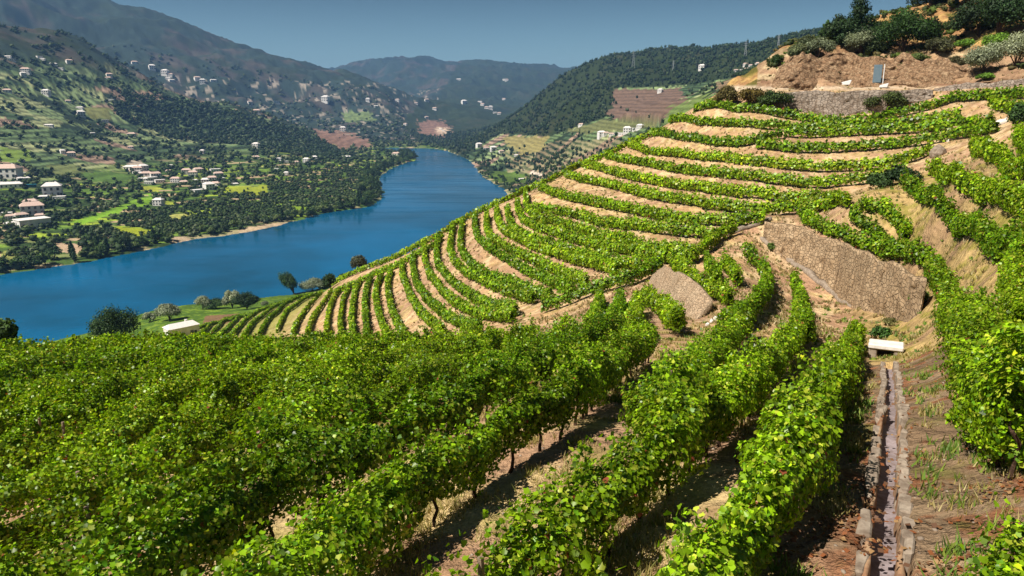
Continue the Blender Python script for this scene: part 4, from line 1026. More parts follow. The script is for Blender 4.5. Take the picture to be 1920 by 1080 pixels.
NAMED = [  # px, py of the foot, width px, height px, colour, kind, name, label, rmin, rmax, leaf size, lean
 (8, 668, 66, 82, GREEN, 'round', "tree", "dark round tree at the left edge between the vineyard and the river", 60, 200, .42, 0),
 (222, 652, 88, 78, GREEN, 'round', "tree", "large bushy green tree on the river shelf left of the white shed", 200, 420, .50, 0),
 (281, 604, 24, 20, PALE, 'round', "bush", "small pale bush on the near shore right of the large bushy tree", 300, 700, .5, 0),
 (318, 601, 46, 33, PALE, 'round', "tree", "silvery tree on the near shore behind the white shed", 300, 700, .6, 0),
 (380, 580, 28, 26, PALE, 'round', "bush", "pale pointed bush on the near shore at the left end of a low green hedge", 300, 700, .5, 0),
 (405, 579, 40, 20, GREEN, 'round', "bush", "low wide green bush on the near shore between two pale ones", 300, 700, .5, 0),
 (436, 578, 32, 36, PALE, 'round', "tree", "pale topped tree on the near shore in the middle of the field edge", 300, 700, .6, 0),
 (463, 580, 46, 33, DARK, 'round', "tree", "wide dark tree on the near shore right of the pale topped one", 300, 700, .6, 0),
 (497, 572, 16, 8, OLIVE, 'round', "bush", "tiny olive coloured bush between the dark tree and the leaning tree", 260, 700, .4, 0),
 (552, 552, 30, 46, GREEN, 'round', "tree", "dark tree leaning left over the water", 260, 650, .6, .35),
 (586, 545, 46, 24, PALE, 'round', "bush", "wide pale bush right of the leaning tree", 260, 650, .6, 0),
 (620, 545, 26, 32, DARK, 'round', "tree", "small dark tree at the upper end of the lowest vine rows", 200, 320, .38, 0),
 (642, 518, 14, 13, DARK, 'round', "bush", "tiny dark bush on the edge of the spur against the river", 190, 320, .3, 0),
 (671, 509, 30, 34, (.06, .07, .04), 'round', "tree", "squarish grey green tree standing alone on the spur edge", 185, 300, .34, 0),
 (1605, 98, 74, 108, DARK, 'cone', "conifer", "tall dark conifer against the sky on the hill above the road", 120, 260, .34, 0),
 (1572, 84, 46, 52, DARK, 'round', "tree", "dark tree at the left foot of the tall conifer", 120, 260, .32, 0),
 (1648, 82, 50, 44, DARK, 'round', "tree", "dark tree at the right foot of the tall conifer", 120, 260, .32, 0),
 (1692, 98, 112, 78, (.030, .068, .014), 'round', "bush", "broad domed dark green bush in the middle of the hill above the road", 120, 260, .34, 0),
 (1740, 88, 60, 54, (.035, .05, .02), 'round', "bush", "shaded bush at the right side of the broad domed bush", 120, 260, .34, 0),
 (1614, 104, 60, 50, OLIVE, 'round', "olive_tree", "olive tree in front of the tall conifer", 120, 200, .24, 0),
 (1534, 108, 46, 40, OLIVE, 'round', "olive_tree", "olive tree on the bank left of the tall conifer", 120, 200, .24, 0),
 (1492, 112, 36, 30, (.09, .11, .05), 'round', "olive_tree", "lowest olive tree where the hill meets the far ridge", 120, 220, .24, 0),
 (1513, 92, 34, 26, (.08, .10, .045), 'round', "olive_tree", "small olive tree on the skyline behind the lower two", 130, 260, .24, 0),
 (1548, 80, 34, 40, GREEN, 'cone', "tree", "pointed green tree on the skyline left of the tall conifer", 130, 260, .28, 0),
 (1455, 124, 18, 22, GREEN, 'round', "bush", "small green bush at the left tip of the rocky bank", 120, 260, .24, 0),
 (1842, 136, 64, 58, PALE, 'round', "olive_tree", "silvery olive tree above the road, left one of the pair at the right edge", 90, 150, .20, 0),
 (1904, 122, 60, 64, PALE, 'round', "olive_tree", "silvery olive tree above the road, cut by the right edge", 90, 150, .20, 0),
 (1870, 95, 60, 34, BRIGHT, 'round', "bush", "yellow green bush behind the two silvery olive trees", 110, 200, .24, 0),
 (1808, 92, 34, 20, BRIGHT, 'round', "bush", "small bright green bush on the orange slope left of the silvery olives", 110, 200, .22, 0),
 (1868, 76, 110, 92, DARK, 'round', "tree", "big dark tree mass at the top right above the olives", 120, 260, .34, 0),
 (1925, 60, 80, 90, DARK, 'round', "tree", "dark tree at the top right corner", 110, 260, .34, 0),
 (1745, 16, 84, 44, DARK, 'round', "tree", "dark trees' crown cut by the top edge above the bare slope", 150, 300, .36, 0),
 (1815, 8, 80, 50, (.04, .06, .018), 'round', "tree", "olive green crown cut by the top edge near the right corner", 140, 300, .36, 0),
 (1846, 150, 34, 14, BRIGHT, 'round', "bush", "low green bush under the left silvery olive tree", 90, 150, .2, 0),
 (1690, 137, 26, 20, (.08, .09, .03), 'round', "bush", "dry bush on the rocky bank right of the blue grey panel", 110, 170, .22, 0),
 (1572, 200, 44, 32, (.06, .08, .02), 'round', "bush", "dark creeper bush hanging on the stone wall of the road", 100, 150, .24, 0),
 (1662, 208, 66, 38, (.055, .075, .02), 'round', "bush", "brown green bush at the right end of the stone wall of the road", 100, 150, .24, 0),
 (1362, 198, 46, 36, AUT, 'round', "bush", "leftmost brownish bush at the top of the spur", 110, 190, .26, 0),
 (1408, 198, 52, 34, (.13, .09, .02), 'round', "bush", "rust tinged bush at the top of the spur between two others", 110, 190, .26, 0),
 (1450, 202, 60, 34, (.05, .08, .02), 'round', "bush", "dark green bush at the left end of the stone wall of the road", 110, 190, .26, 0),
 (1906, 250, 44, 58, GREEN, 'round', "tree", "dark tree at the right edge below the road", 60, 120, .22, 0),
 (1690, 345, 56, 36, DARK, 'round', "bush", "dark shrub in the gully at the right end of the upper rows", 70, 120, .22, 0),
 (1648, 352, 46, 30, (.035, .07, .018), 'round', "bush", "dark green shrub left of the one in the gully", 70, 120, .22, 0),
 (1607, 528, 20, 26, (.06, .075, .045), 'round', "bush", "small grey green bush growing out of the great wall", 45, 75, .13, 0),
 (1722, 580, 44, 40, (.07, .13, .02), 'round', "bush", "weedy bush at the right end of the great wall", 35, 75, .12, 0),
 (1672, 606, 30, 12, (.10, .10, .03), 'round', "bush", "low brownish weed at the foot of the great wall near its right end", 35, 75, .10, 0),
 (1447, 470, 20, 18, (.07, .12, .02), 'round', "bush", "small green bush at the left end of the great wall", 45, 95, .14, 0),
 (1650, 634, 40, 26, (.05, .11, .02), 'round', "bush", "green weeds clump just behind the white slab", 30, 60, .12, 0),
 (1590, 92, 40, 34, (.03, .05, .02), 'round', "bush", "dark bush below the tall conifer, between it and the olive tree", 120, 260, .30, 0),
 (1640, 104, 44, 30, (.04, .06, .02), 'round', "bush", "low dark bush left of the broad domed bush", 120, 220, .28, 0),
 (1755, 104, 56, 34, (.05, .055, .025), 'round', "bush", "brown shaded bush under the right side of the broad domed bush", 120, 220, .28, 0),
 (1718, 120, 40, 20, (.07, .10, .025), 'round', "bush", "green scrub on the rocky bank under the broad domed bush", 120, 200, .24, 0),
 (1790, 128, 36, 24, (.10, .09, .04), 'round', "bush", "dry brown scrub on the rocky bank left of the silvery olives", 110, 180, .22, 0),
 (1530, 128, 30, 14, (.12, .11, .04), 'round', "bush", "dry scrub on the rocky bank below the olive trees", 120, 180, .22, 0),
 (1835, 70, 90, 70, (.025, .045, .015), 'round', "tree", "dark tree filling the slope left of the top right corner", 120, 260, .34, 0),
 (1890, 40, 90, 60, (.03, .055, .015), 'round', "tree", "dark crown behind the others in the top right corner", 130, 260, .34, 0),
 (1782, 60, 40, 22, (.05, .07, .02), 'round', "bush", "small dark bush on the orange slope under the top edge", 130, 260, .28, 0),
 (1068, 320, 5, 10, PALE, 'tall', "tree", "tiny pale poplar just beyond the edge of the spur", 165, 900, .3, 0),
]
for k, (px, py, w, h, colr, kind, nm, lab, r0, r1, ls, lean) in enumerate(NAMED):
    x, y, W_, H_, r = dims(px, py, w, h, r0, r1)
    cov = W_ * H_ * 11 / (ls * ls * .5); nleaf = int(np.clip(cov, 250, 9000))
    o = make_tree(W_, H_, nleaf, ls, 100 + k, colr, kind, .0 if nm == "bush" else .05, nm, lean, 13 if kind == 'round' else 12)
    o.location = (x, y, float(gz(x, y)) - .1); tag(o, lab, {"bush": "bush", "olive_tree": "olive tree", "conifer": "conifer"}.get(nm, "tree"))

# far bank: individual trees from a few kinds
KINDS = []
for k, (kind, W_, H_, colr, kn) in enumerate([('round', 8, 8, GREEN, "round"), ('round', 10, 7.5, (.035, .07, .02), "broad"), ('tall', 4.2, 12, (.03, .06, .018), "slender"), ('round', 7, 6, (.085, .12, .035), "light green"), ('round', 9, 9, DARK, "dark"), ('tall', 5, 9, (.06, .09, .03), "upright")]):
    o = make_tree(W_, H_, 520, .95, 500 + k, colr, kind, .12, "riverside_tree"); KINDS.append((o, kn))
used = [False] * len(KINDS)
rg = np.random.default_rng(77)
def put_far(x, y, k, label, group, s=1.0):
    o, kn = KINDS[k]; z = float(gz(x, y)); loc = (x, y, z); rz = float(rg.random() * 6.28); sc = (s * rg.uniform(.8, 1.2), s * rg.uniform(.8, 1.2), s * rg.uniform(.8, 1.25))
    if used[k]: o = copy_tree(o, loc, rz, sc)
    else: used[k] = True; o.location = loc; o.rotation_euler = (0, 0, rz); o.scale = sc
    tag(o, label % kn, "tree", group)
_far_a, _far_s = ray([p[0] for p in _far], [p[1] for p in _far]); _fr = WATER / _far_s
SH = resample(np.stack([_fr * np.sin(_far_a), _fr * np.cos(_far_a)], 1)[2:], 10.0)
cnt = 0
for i in range(0, len(SH)):
    for rep in range(2):
        if cnt >= 225: break
        x, y = SH[i] + rg.normal(0, 2.5, 2); away = np.array([-.45, .6]) if y < 1150 else np.array([-.9, -.1])
        d = rg.uniform(3, 22) if rep == 0 else rg.uniform(14, 40); x += away[0] * d; y += away[1] * d
        px, py = project(x, y, gz(x, y)); px = float(px)
        if px < -30 or px > 800 or math.hypot(x, y) < 600: continue
        bare = inpoly(np.array([px]), np.array([py]), [(425, 440), (470, 420), (560, 408), (555, 425), (470, 447), (440, 460)])[0] or inpoly(np.array([px]), np.array([py]), [(100, 455), (175, 455), (175, 485), (110, 485)])[0]
        if bare and rg.random() < .8: continue
        if rg.random() > (.62 if rep == 0 else .45): continue
        k = int(rg.choice(6, p=[.24, .2, .12, .2, .16, .08]))
        where = "on the wooded point where the river bends" if px > 600 else "on the far bank right of the sandy clearing" if px > 480 else "on the far bank between the two sandy clearings" if px > 175 else "on the far bank below the white villas"
        put_far(x, y, k, "%s tree at the water's edge " + where, "riverside trees on the far bank", 1.5 if px < 600 else 1.6); cnt += 1
# right bank
cnt2 = 0
for q in range(400):
    px = rg.uniform(875, 1090); py = rg.uniform(285, 352)
    if cnt2 >= 55: break
    x, y = hit(px, py, 0, 900, 3000); d = float(sdist(RIVER, np.array([x]), np.array([y]))[0]); p_, q_ = project(x, y, gz(x, y))
    if d < 2 or (d > 40 and rg.random() < .75): continue
    k = int(rg.choice(6, p=[.25, .2, .05, .3, .15, .05])); put_far(x, y, k, "%s tree on the green shore across the river beyond the spur", "trees on the right bank", 1.1); cnt2 += 1

# the woods: too many to count
def blob_templates():
    T_ = []
    bm = bmesh.new(); bmesh.ops.create_icosphere(bm, subdivisions=1, radius=.5); bv = np.array([v.co[:] for v in bm.verts]); bf = np.array([[v.index for v in f.verts] for f in bm.faces]); bm.free()
    for s in range(8):
        r_ = np.random.default_rng(900 + s)
        v = bv * (.72 + .36 * r_.random((len(bv), 1))); v[:, 2] = v[:, 2] * 1.0 + .45
        cards, cf, _ = leaves(bv[r_.integers(0, len(bv), 14)] * r_.uniform(.8, 1.15, (14, 1)) + [0, 0, .45], r_.normal(size=(14, 3)), .34, np.ones((14, 3)), r_, 1)
        T_.append((v, bf, cards, cf, r_))
    return T_
BT = blob_templates()
def wood(name, label, pts, sizes, cols):
    g = []
    for t in range(8):
        v, f, cv_, cf, r_ = BT[t]; m = np.arange(len(pts)) % 8 == t
        P = pts[m]; S = sizes[m]; Cc = cols[m]; n_ = len(P)
        if n_ == 0: continue
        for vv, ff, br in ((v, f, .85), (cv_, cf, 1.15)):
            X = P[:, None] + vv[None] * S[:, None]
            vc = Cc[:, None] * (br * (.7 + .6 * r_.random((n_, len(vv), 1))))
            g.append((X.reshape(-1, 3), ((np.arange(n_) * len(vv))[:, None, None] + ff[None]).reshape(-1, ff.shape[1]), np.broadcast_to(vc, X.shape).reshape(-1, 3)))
    return tag(link(name, mesh_arrays(name, g), M['tree']), label, kind="stuff")
def sample(n_, a_lo, a_hi, r_lo, r_hi, keep, seed):
    r_ = np.random.default_rng(seed); a = r_.uniform(a_lo, a_hi, n_); r = np.exp(r_.uniform(math.log(r_lo), math.log(r_hi), n_))
    x, y = r * np.sin(a), r * np.cos(a); z = gz(x, y); px, py = project(x, y, z)
    m = keep(px, py, x, y, z, r_) & (z > WATER + .6) & (px > -60) & (px < 1980) & (py > -80)
    return x[m], y[m], z[m], px[m], py[m], r_
def fieldmask(px, py):
    m = np.zeros(px.shape, bool)
    for P, _c in FIELDS: m |= inpoly(px, py, P)
    return m
FOR_L = [(200, 165), (330, 188), (450, 212), (560, 245), (650, 290), (600, 300), (480, 275), (330, 262), (225, 222)]
ORCH = [(190, 440), (250, 400), (330, 385), (420, 365), (560, 330), (640, 310), (715, 318), (715, 372), (640, 392), (560, 402), (500, 420), (400, 430), (330, 442), (215, 455)]
def keepL(px, py, x, y, z, r_):
    right = x > np.interp(y, [600, 1357, 1700, 2134, 2700, 4000], [60, -10, -90, -130, -240, -600])
    p_ = np.full(px.shape, .12) * (.15 + 1.9 * ss(fbm(x / 45, y / 45, 3, 61), .42, .58))
    p_[inpoly(px, py, FOR_L)] = 1.0; p_[inpoly(px, py, ORCH)] = .5
    line_ = cells((x * .82 + y * .57) / 46 + fbm(x / 60, y / 60, 3, 77) * 1.2, (-x * .57 + y * .82) / 17 + fbm(x / 60, y / 60, 3, 77) * 1.2, 101)[1]
    p_ = np.where((z < -120) & (line_ < .10), np.maximum(p_, .33), p_)
    p_[fieldmask(px, py)] *= .06
    return (r_.random(px.shape) < p_) & ~right
x, y, z, px, py, r_ = sample(90000, -.80, -.02, 620, 4800, keepL, 21)
dsh = sdist(RIVER, x, y); m = dsh > 6; x, y, z, px, py = x[m], y[m], z[m], px[m], py[m]
r = np.hypot(x, y); n_ = len(x)
h = np.where(inpoly(px, py, ORCH), r_.uniform(3.5, 5.5, n_), r_.uniform(3, 8.5, n_)) * np.clip(r / 1500, 1, 2.4) ** .8
w_ = h * r_.uniform(.9, 1.5, n_)
pal = np.array([(.022, .045, .015), (.032, .062, .018), (.05, .085, .025), (.085, .12, .04), (.11, .14, .07), (.028, .04, .018)])
k = r_.choice(6, n_, p=[.3, .25, .18, .1, .07, .1]); cl = pal[k]; cl = np.where(inpoly(px, py, FOR_L)[:, None], cl * [.75, .8, .9], cl)
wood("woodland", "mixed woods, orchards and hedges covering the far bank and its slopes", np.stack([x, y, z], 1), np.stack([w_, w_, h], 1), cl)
print("trees L", n_)
def keepR(px, py, x, y, z, r_):
    right = x > np.interp(y, [600, 1357, 1700, 2134, 2700, 4000], [60, -10, -90, -130, -240, -600])
    light = inpoly(px, py, [(940, 250), (1030, 256), (1130, 222), (1150, 210), (1160, 165), (1290, 160), (1345, 150), (1500, 130), (1500, 240), (1200, 330), (1000, 420), (890, 360), (870, 290)])
    p_ = np.where(light, .10, 1.0); p_ = np.where((py > 280), np.maximum(p_, .4), p_); p_[fieldmask(px, py)] *= .1
    return (r_.random(px.shape) < p_) & right
x, y, z, px, py, r_ = sample(24000, -.16, .42, 420, 3800, keepR, 22)
n_ = len(x); r = np.hypot(x, y); h = r_.uniform(4, 9, n_) * np.clip(r / 1500, .7, 2) ** .8; w_ = h * r_.uniform(.5, .95, n_); k = r_.choice(6, n_, p=[.45, .25, .08, .04, .04, .14])
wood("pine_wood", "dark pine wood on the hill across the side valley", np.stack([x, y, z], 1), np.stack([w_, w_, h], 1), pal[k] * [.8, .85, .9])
print("trees R", n_)

x, y, z, px, py, r_ = sample(5200, .30, .74, 118, 330, lambda px, py, x, y, z, r_: (z > 5.5) & (py < 150) & (px > 1440) & (r_.random(px.shape) < ss(fbm(x / 7, y / 7, 3, 66), .44, .60)), 23)
n_ = len(x); h = r_.uniform(.35, 1.5, n_); w_ = h * r_.uniform(.9, 1.8, n_); k = r_.choice(4, n_, p=[.35, .3, .2, .15])
wood("low_scrub", "low dry scrub and broom growing over the ochre hill above the road", np.stack([x, y, z], 1), np.stack([w_, w_, h], 1), np.array([(.05, .07, .02), (.09, .10, .03), (.16, .13, .05), (.12, .17, .03)])[k])

# ------------------------------------------------------------------ houses
def make_house(L, D, Hh, roof_h, mat_roof, wins, flat=False, name="house", wallmat=None):
    o = empty(name, (0, 0, 0)); bm = bmesh.new(); box(bm, (0, 0, Hh / 2 - 1.5), (L, D, Hh + 3)); bm_obj("wall", bm, wallmat or M['plaster'], o)
    bm = bmesh.new(); e = .35
    if flat: box(bm, (0, 0, Hh + .15), (L + .5, D + .5, .3))
    else:
        a = [(-L / 2 - e, -D / 2 - e, Hh - .05), (L / 2 + e, -D / 2 - e, Hh - .05), (L / 2 + e, D / 2 + e, Hh - .05), (-L / 2 - e, D / 2 + e, Hh - .05), (-L / 2 + (D * .25), 0, Hh + roof_h), (L / 2 - (D * .25), 0, Hh + roof_h)]
        v = [bm.verts.new(p) for p in a]
        for f in ((0, 1, 5, 4), (1, 2, 5), (2, 3, 4, 5), (3, 0, 4), (3, 2, 1, 0)): bm.faces.new([v[k] for k in f])
    rf = bm_obj("roof", bm, mat_roof, o)
    if not flat: bm = bmesh.new(); box(bm, (L * .2, D * .15, Hh + roof_h * .8), (.8, .8, 1.4)); bm_obj("chimney", bm, M['plaster'], rf)
    storeys = 2 if Hh > 4.5 else 1
    for s in range(storeys):
        for k in range(wins):
            bm = bmesh.new(); box(bm, (-L / 2 + L * (k + .5) / wins, -D / 2 - .02, 1.6 + 2.7 * s), (1.2, .12, 1.5)); bm_obj("window", bm, M['glass'], o)
    bm = bmesh.new(); box(bm, (L / 2 - L * .5 / wins + 1.3, -D / 2 - .02, 1.05), (1.0, .1, 2.1)); bm_obj("door", bm, M['door'], o)
    return o
HT = [make_house(12, 8, 5.6, 2.0, M['roof'], 4), make_house(16, 8, 3.4, 1.6, M['roof_pale'], 5), make_house(9, 8, 6.0, 1.8, M['roof_pale'], 3), make_house(14, 9, 4.2, .3, M['plaster'], 4, True), make_house(10, 7, 3.2, 1.6, M['roof'], 3)]
HL = [12, 16, 9, 14, 10]; hused = [False] * 5
rg = np.random.default_rng(5)
def put_house(px, py, w, k, label, group=None, rmin=500, rmax=12000):
    x, y = hit(px, py, 0, rmin, rmax); dep = math.hypot(x, y); s = w * dep / F / HL[k]; rz = -math.atan2(x, y) + float(rg.uniform(-.5, .5))
    loc = (x, y, float(gz(x, y))); sc = (s, s, s)
    if hused[k]: o = copy_tree(HT[k], loc, rz, sc)
    else: o = HT[k]; hused[k] = True; o.location = loc; o.rotation_euler = (0, 0, rz); o.scale = sc
    tag(o, label, "house", group)
put_house(62, 426, 44, 3, "long white flat roofed villa nearest the river at the far left"); put_house(28, 424, 26, 1, "white house adjoining the long villa on its left")
put_house(62, 402, 32, 0, "tall white house just above the long villa"); put_house(58, 384, 20, 4, "small house with red roof above the tall white house")
put_house(16, 334, 34, 0, "large white house at the left edge among terraces"); put_house(100, 368, 26, 2, "white house right of the villas beside dark trees")
put_house(22, 352, 30, 1, "wide pale house at the left edge below the large white one"); put_house(298, 385, 15, 2, "lone grey white tower like house at the end of the bright green field")
put_house(248, 318, 24, 1, "pale roofed house at the upper left end of the hamlet"); put_house(372, 362, 20, 3, "bright white flat house at the lower end of the second hamlet")
put_house(650, 297, 16, 1, "white house on the wooded tongue of land before the river bend"); put_house(743, 292, 14, 4, "pinkish house at the tip of the wooded point"); put_house(643, 246, 10, 2, "small white house below the red terraces")
bm = bmesh.new()
x, y = hit(58, 350, 0, 500, 3000); o = make_house(15, 8, 3.5, .3, M['teal'], 3, True, "greenhouse", M['teal']); o.location = (x, y, float(gz(x, y))); o.rotation_euler = (0, 0, -math.atan2(x, y)); tag(o, "teal coloured sheet building beside the white houses at the left", "outbuilding")
VILL = [("edge", [(40,412),(76,408),(50,394),(70,392),(8,345),(30,346),(44,338),(4,326),(28,322),(84,372),(92,360),(112,374),(20,412),(12,404)], 15, "white house in the cluster at the far left below the terraces", "white houses at the far left"), ("hamlet", [(262,326),(275,330),(284,338),(268,338),(292,333),(280,345),(300,342),(258,322)], 14, "pale house in the hamlet above the bright green field", "houses of the left hamlet"),
        ("h2", [(350,326),(362,330),(372,324),(404,322),(410,332),(398,340),(414,338),(385,345),(378,352),(392,356),(366,340),(404,348),(440,347),(330,342),(345,345)], 13, "pale house in the second hamlet between the yellow fields", "houses of the middle hamlet"),
        ("up", [(15,108),(22,114),(80,112),(74,108),(100,122),(130,118),(240,121),(252,119),(285,130),(310,140),(320,143),(315,148),(370,150),(380,156),(400,152)], 9, "tiny white house high on the misty mountain side", "white houses on the mountain side"),
        ("mid", [(520,300),(528,303),(538,305),(480,298),(575,305),(590,300)], 11, "white house on the slope above the dark orchards", "white houses above the orchards"),
        ("far", [(905,198),(912,203),(920,205),(928,212),(936,214),(900,192),(870,195),(708,218),(760,235),(800,222),(826,243),(832,246),(705,200),(690,190),(745,190),(815,205),(945,188),(860,150),(946,150),(950,152),(800,190),(780,195)], 7, "tiny white house in the blue distance beyond the river", "far white houses"),
        ("r", [(1128,257),(1136,254),(1147,254),(1156,251),(1166,253),(1176,249),(1192,244),(1200,242),(1090,236)], 11, "white house in the row on the slope behind the spur", "white houses behind the spur"),
        ("top", [(1392,133),(1400,131),(1408,126),(1416,131),(1422,124),(1430,130),(1436,126),(1442,131),(1448,134),(1380,134),(1316,130),(1398,124),(1448,126),(1238,174)], 9, "small white house in the village below the right ridge", "white village houses below the right ridge"),
        ("rs", [(898,276),(912,280),(925,283),(940,287),(978,337),(968,292)], 10, "pale house by the shore road on the right bank", "houses on the right bank")]
for _n, pts, w, lab, grp in VILL:
    for px, py in pts: put_house(px, py, w * rg.uniform(.8, 1.25), int(rg.integers(0, 5)), lab, grp, 420 if _n in ('r', 'rs', 'top') else 600)
r_ = np.random.default_rng(88); cnt3 = 0
for q in range(600):
    px = float(r_.uniform(5, 620)); py = float(r_.uniform(70, 330)); 
    if cnt3 >= 34: break
    if inpoly(np.array([px]), np.array([py]), FOR_L)[0] or inpoly(np.array([px]), np.array([py]), ORCH)[0] or r_.random() > .35: continue
    a_, s_ = ray(px, py)
    if py < 110 + px * .12: continue
    x, y = hit(px, py, 0, 700, 5000)
    where = "on the terraced slope left of the dark forest" if px < 230 and py > 130 else "high on the hazy slopes" if py < 240 else "among the terraces between the dark forest and the orchards"
    put_house(px, py, 10 * float(r_.uniform(.7, 1.3)), int(r_.integers(0, 5)), "small scattered white house " + where, "scattered white houses on the far slopes"); cnt3 += 1
# white shed by the river shelf
x, y, W_, H_, r = dims(342, 632, 56, 34, 200, 420)
o = make_house(W_, W_ * .45, H_ * .62, H_ * .2, M['roof_pale'], 2, False, "shed"); o.location = (x, y, float(gz(x, y)) + .3); o.rotation_euler = (0, 0, -math.atan2(x, y) + .35); tag(o, "white shed with low pale roof on the river shelf", "shed")

# ------------------------------------------------------------------ pylons
def pylon(px, py, hpx, lab):
    x, y = hit(px, py, 0, 1200, 4000); d = math.hypot(x, y); H_ = hpx * d / F; o = empty("pylon", (x, y, float(gz(x, y))), -math.atan2(x, y)); tag(o, lab, "pylon", "power pylons on the ridge")
    bm = bmesh.new(); w = H_ * .09
    for sx in (-1, 1):
        for sy in (-1, 1): tube(bm, [(sx * w, sy * w, -3), (sx * w * .3, sy * w * .3, H_ * .7), (0, 0, H_)], [.55, .45, .3], 4)
    for t in range(5):
        z0, z1 = H_ * t * .14, H_ * (t + 1) * .14; a0, a1 = w * (1 - t * .14), w * (1 - (t + 1) * .14)
        for s in (-1, 1): tube(bm, [(-s * a0, -a0, z0), (s * a1, -a1, z1)], [.25, .25], 4); tube(bm, [(-a0, -s * a0, z0), (-a1, s * a1, z1)], [.25, .25], 4)
    bm_obj("mast", bm, M['metal'], o)
    for k, hz in enumerate((.72, .84, .95)):
        bm = bmesh.new(); L_ = H_ * (.17 - .03 * k); tube(bm, [(-L_, 0, H_ * hz), (0, 0, H_ * hz + .8), (L_, 0, H_ * hz)], [.2, .5, .2], 4); bm_obj("crossarm", bm, M['metal'], o)
for a in ((1187, 131, 33, "tallest pylon on the ridge, above the dark wooded slope"), (1262, 133, 18, "small faint pylon on the ridge right of the tallest one"), (1397, 107, 26, "thin pylon on the ridge above the white village"), (1459, 88, 20, "pylon on the ridge just left of the olive trees")): pylon(*a)

# ------------------------------------------------------------------ by the road
x, y, W_, H_, r = dims(1643, 160, 17, 38, 120, 175)
o = empty("information_board", (x, y, float(gz(x, y))), -math.atan2(x, y)); tag(o, "tall blue grey panel standing against the rocky bank by the road", "panel")
bm = bmesh.new(); box(bm, (0, 0, H_ * .55), (W_ * .85, .12, H_ * .85), 0, .05); bm_obj("board", bm, M['signblue'], o)
bm = bmesh.new(); tube(bm, [(W_ * .62, 0, -.3), (W_ * .62, 0, H_)], [.09, .08], 6); bm_obj("post", bm, M['white'], o)
bm = bmesh.new(); tube(bm, [(-W_ * .3, .1, -.3), (-W_ * .3, .1, H_ * .8)], [.07, .07], 6); bm_obj("post", bm, M['metal'], o)
for px, py, w, h, lab in ((1585, 160, 17, 9, "small white wedge shaped block on the rocky bank left of the blue grey panel"), (1656, 165, 14, 8, "small white block at the foot of the blue grey panel")):
    x, y, W_, H_, r = dims(px, py, w, h, 110, 175); bm = bmesh.new()
    vs = box(bm, (0, 0, H_ * .45), (W_, W_ * .5, H_), 0, .08)
    for v in bm.verts:
        if v.co.z > H_ * .5 and v.co.x < 0: v.co.z *= .55
    for v in bm.verts: v.co.x += .2 * v.co.z
    o = bm_obj("marker_block", bm, M['white'], None, (x, y, float(gz(x, y)) + .1)); o.rotation_euler = (0, 0, -math.atan2(x, y)); tag(o, lab, "marker block")

# ------------------------------------------------------------------ litter, weeds and dry grass near the camera
def scatter(n_, cond, seed, rlo=5, rhi=40):
    r_ = np.random.default_rng(seed); a = r_.uniform(-.62, .66, n_); r = np.exp(r_.uniform(math.log(rlo), math.log(rhi), n_)); x, y = r * np.sin(a), r * np.cos(a); z = gz(x, y); px, py = project(x, y, z)
    m = cond(px, py, x, y, r_); return x[m], y[m], z[m], r_
x, y, z, r_ = scatter(30000, lambda px, py, x, y, r_: (px > 1380) & (r_.random(px.shape) < ss(fbm(x / .8, y / .8, 4, 95), .50, .64)), 41, 5.5, 30)
n_ = len(x); pal = np.array([(.26, .09, .035), (.20, .10, .05), (.34, .20, .09), (.14, .07, .04)])
L_ = leaves(np.stack([x, y, z + .02 + r_.random(n_) * .03], 1), np.stack([r_.normal(0, .4, n_), r_.normal(0, .4, n_), np.ones(n_)], 1), r_.uniform(.04, .09, n_), pal[r_.integers(0, 4, n_)], r_, 1)
tag(link("fallen_leaves", mesh_arrays("fallen_leaves", [L_]), M['tree']), "rust brown fallen vine leaves strewn over the channel banks", kind="stuff")
def grass(name, label, x, y, z, r_, hgt, cols, nb=7, wid=.012):
    n_ = len(x) * nb; X = np.repeat(np.stack([x, y, z], 1), nb, 0) + np.c_[r_.normal(0, .07, (n_, 2)), np.zeros(n_)]
    rr_ = np.hypot(X[:, 0], X[:, 1]); w = np.clip(wid * rr_ / 12, wid * .7, .2); h_ = r_.uniform(.4, 1, n_) * hgt; a = r_.random(n_) * 6.3
    d = np.stack([np.cos(a), np.sin(a), 0 * a], 1) * w[:, None]; tip = X + np.c_[r_.normal(0, .35, (n_, 2)) * h_[:, None], h_]
    V = np.stack([X - d, X + d, tip], 1).reshape(-1, 3); f = np.arange(n_ * 3).reshape(-1, 3); c_ = cols[r_.integers(0, len(cols), n_)]
    tag(link(name, mesh_arrays(name, [(V, f, np.repeat(c_, 3, 0))]), M['tree']), label, kind="stuff")
x, y, z, r_ = scatter(7000, lambda px, py, x, y, r_: (px > 620) & (r_.random(px.shape) < .15 + .5 * (px > 1560) * ss(fbm(x / 1.2, y / 1.2, 3, 94), .42, .6)), 42, 5.5, 45)
m = pdist(CH, x, y) > .34; x, y, z = x[m], y[m], z[m]; n_ = len(x); S_ = np.exp(r_.normal(-3.1, .55, n_)); bv_, bf_ = BT[0][0] - [0, 0, .45], BT[0][1]
X_ = np.stack([x, y, z], 1)[:, None] + bv_[None] * (S_[:, None] * r_.uniform(.6, 1.5, (n_, 3)))[:, None] * [1, 1, .7]
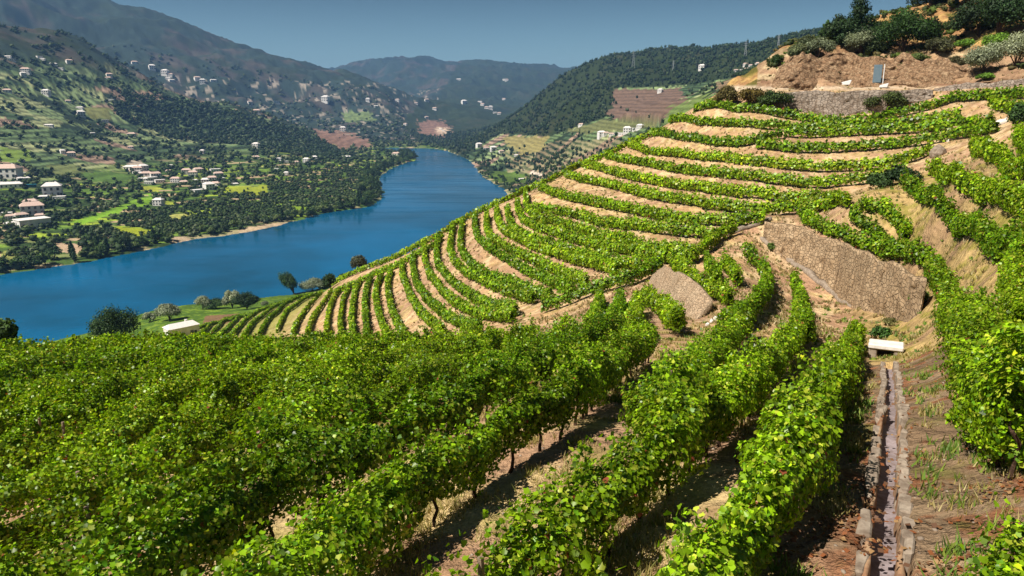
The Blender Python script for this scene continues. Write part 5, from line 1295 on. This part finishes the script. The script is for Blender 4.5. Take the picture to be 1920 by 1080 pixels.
tag(link("loose_stones", mesh_arrays("loose_stones", [(X_.reshape(-1, 3), ((np.arange(n_) * len(bv_))[:, None, None] + bf_[None]).reshape(-1, 3), None)]), M['cement']), "loose brown stones lying on the earth banks and between the rows", kind="stuff")
x, y, z, r_ = scatter(26000, lambda px, py, x, y, r_: (px > 560) & (r_.random(px.shape) < ss(fbm(x / 1.6, y / 1.6, 3, 98), .46, .62)), 43, 5.5, 48)
m = (pdist(CH, x, y) > .5) & ~((project(x, y, z)[0] > 1640) & (y < 24) & (r_.random(len(x)) < .72))
grass("dry_grass", "dry yellow grass and weeds between the rows and on the banks", x[m], y[m], z[m], r_, .17, np.array([(.42, .33, .12), (.34, .26, .09), (.26, .27, .06), (.50, .42, .20)]))
x, y, z, r_ = scatter(30000, lambda px, py, x, y, r_: (px > 640) & (py < 640) & (r_.random(px.shape) < ss(fbm(x / 2.5, y / 2.5, 3, 68), .40, .62)), 45, 44, 165)
grass("dry_weeds", "dry straw coloured weeds dotted over the terrace banks", x, y, z, r_, .32, np.array([(.40, .31, .14), (.30, .23, .10), (.22, .22, .06), (.24, .15, .08), (.52, .44, .25)]), 5, .012)
x, y, z, r_ = scatter(9000, lambda px, py, x, y, r_: ((px > 1450) | (py < 760)) & (px > 900) & (r_.random(px.shape) < ss(fbm(x / 2.2, y / 2.2, 3, 99), .52, .66)), 44, 5.5, 90)
m = pdist(CH, x, y) > .45
grass("green_weeds", "low green weeds growing in patches on the earth", x[m], y[m], z[m], r_, .22, np.array([(.12, .22, .03), (.09, .16, .03), (.20, .26, .04)]), 9, .02)

# ------------------------------------------------------------------ air
bm = bmesh.new(); box(bm, (0, 0, 0), (32000, 32000, 860)); 
o = bm_obj("haze", bm, None, None, (0, 15000, 270)); m_, n, out = new_mat('haze')
pv = N(n, 'ShaderNodeVolumePrincipled'); pv.inputs['Color'].default_value = (.24, .48, .92, 1); pv.inputs['Density'].default_value = 6.5e-5; pv.inputs['Anisotropy'].default_value = .1
n.links.new(pv.outputs[0], out.inputs['Volume']); o.data.materials.append(m_); tag(o, "thin blue haze filling the valley", kind="stuff")
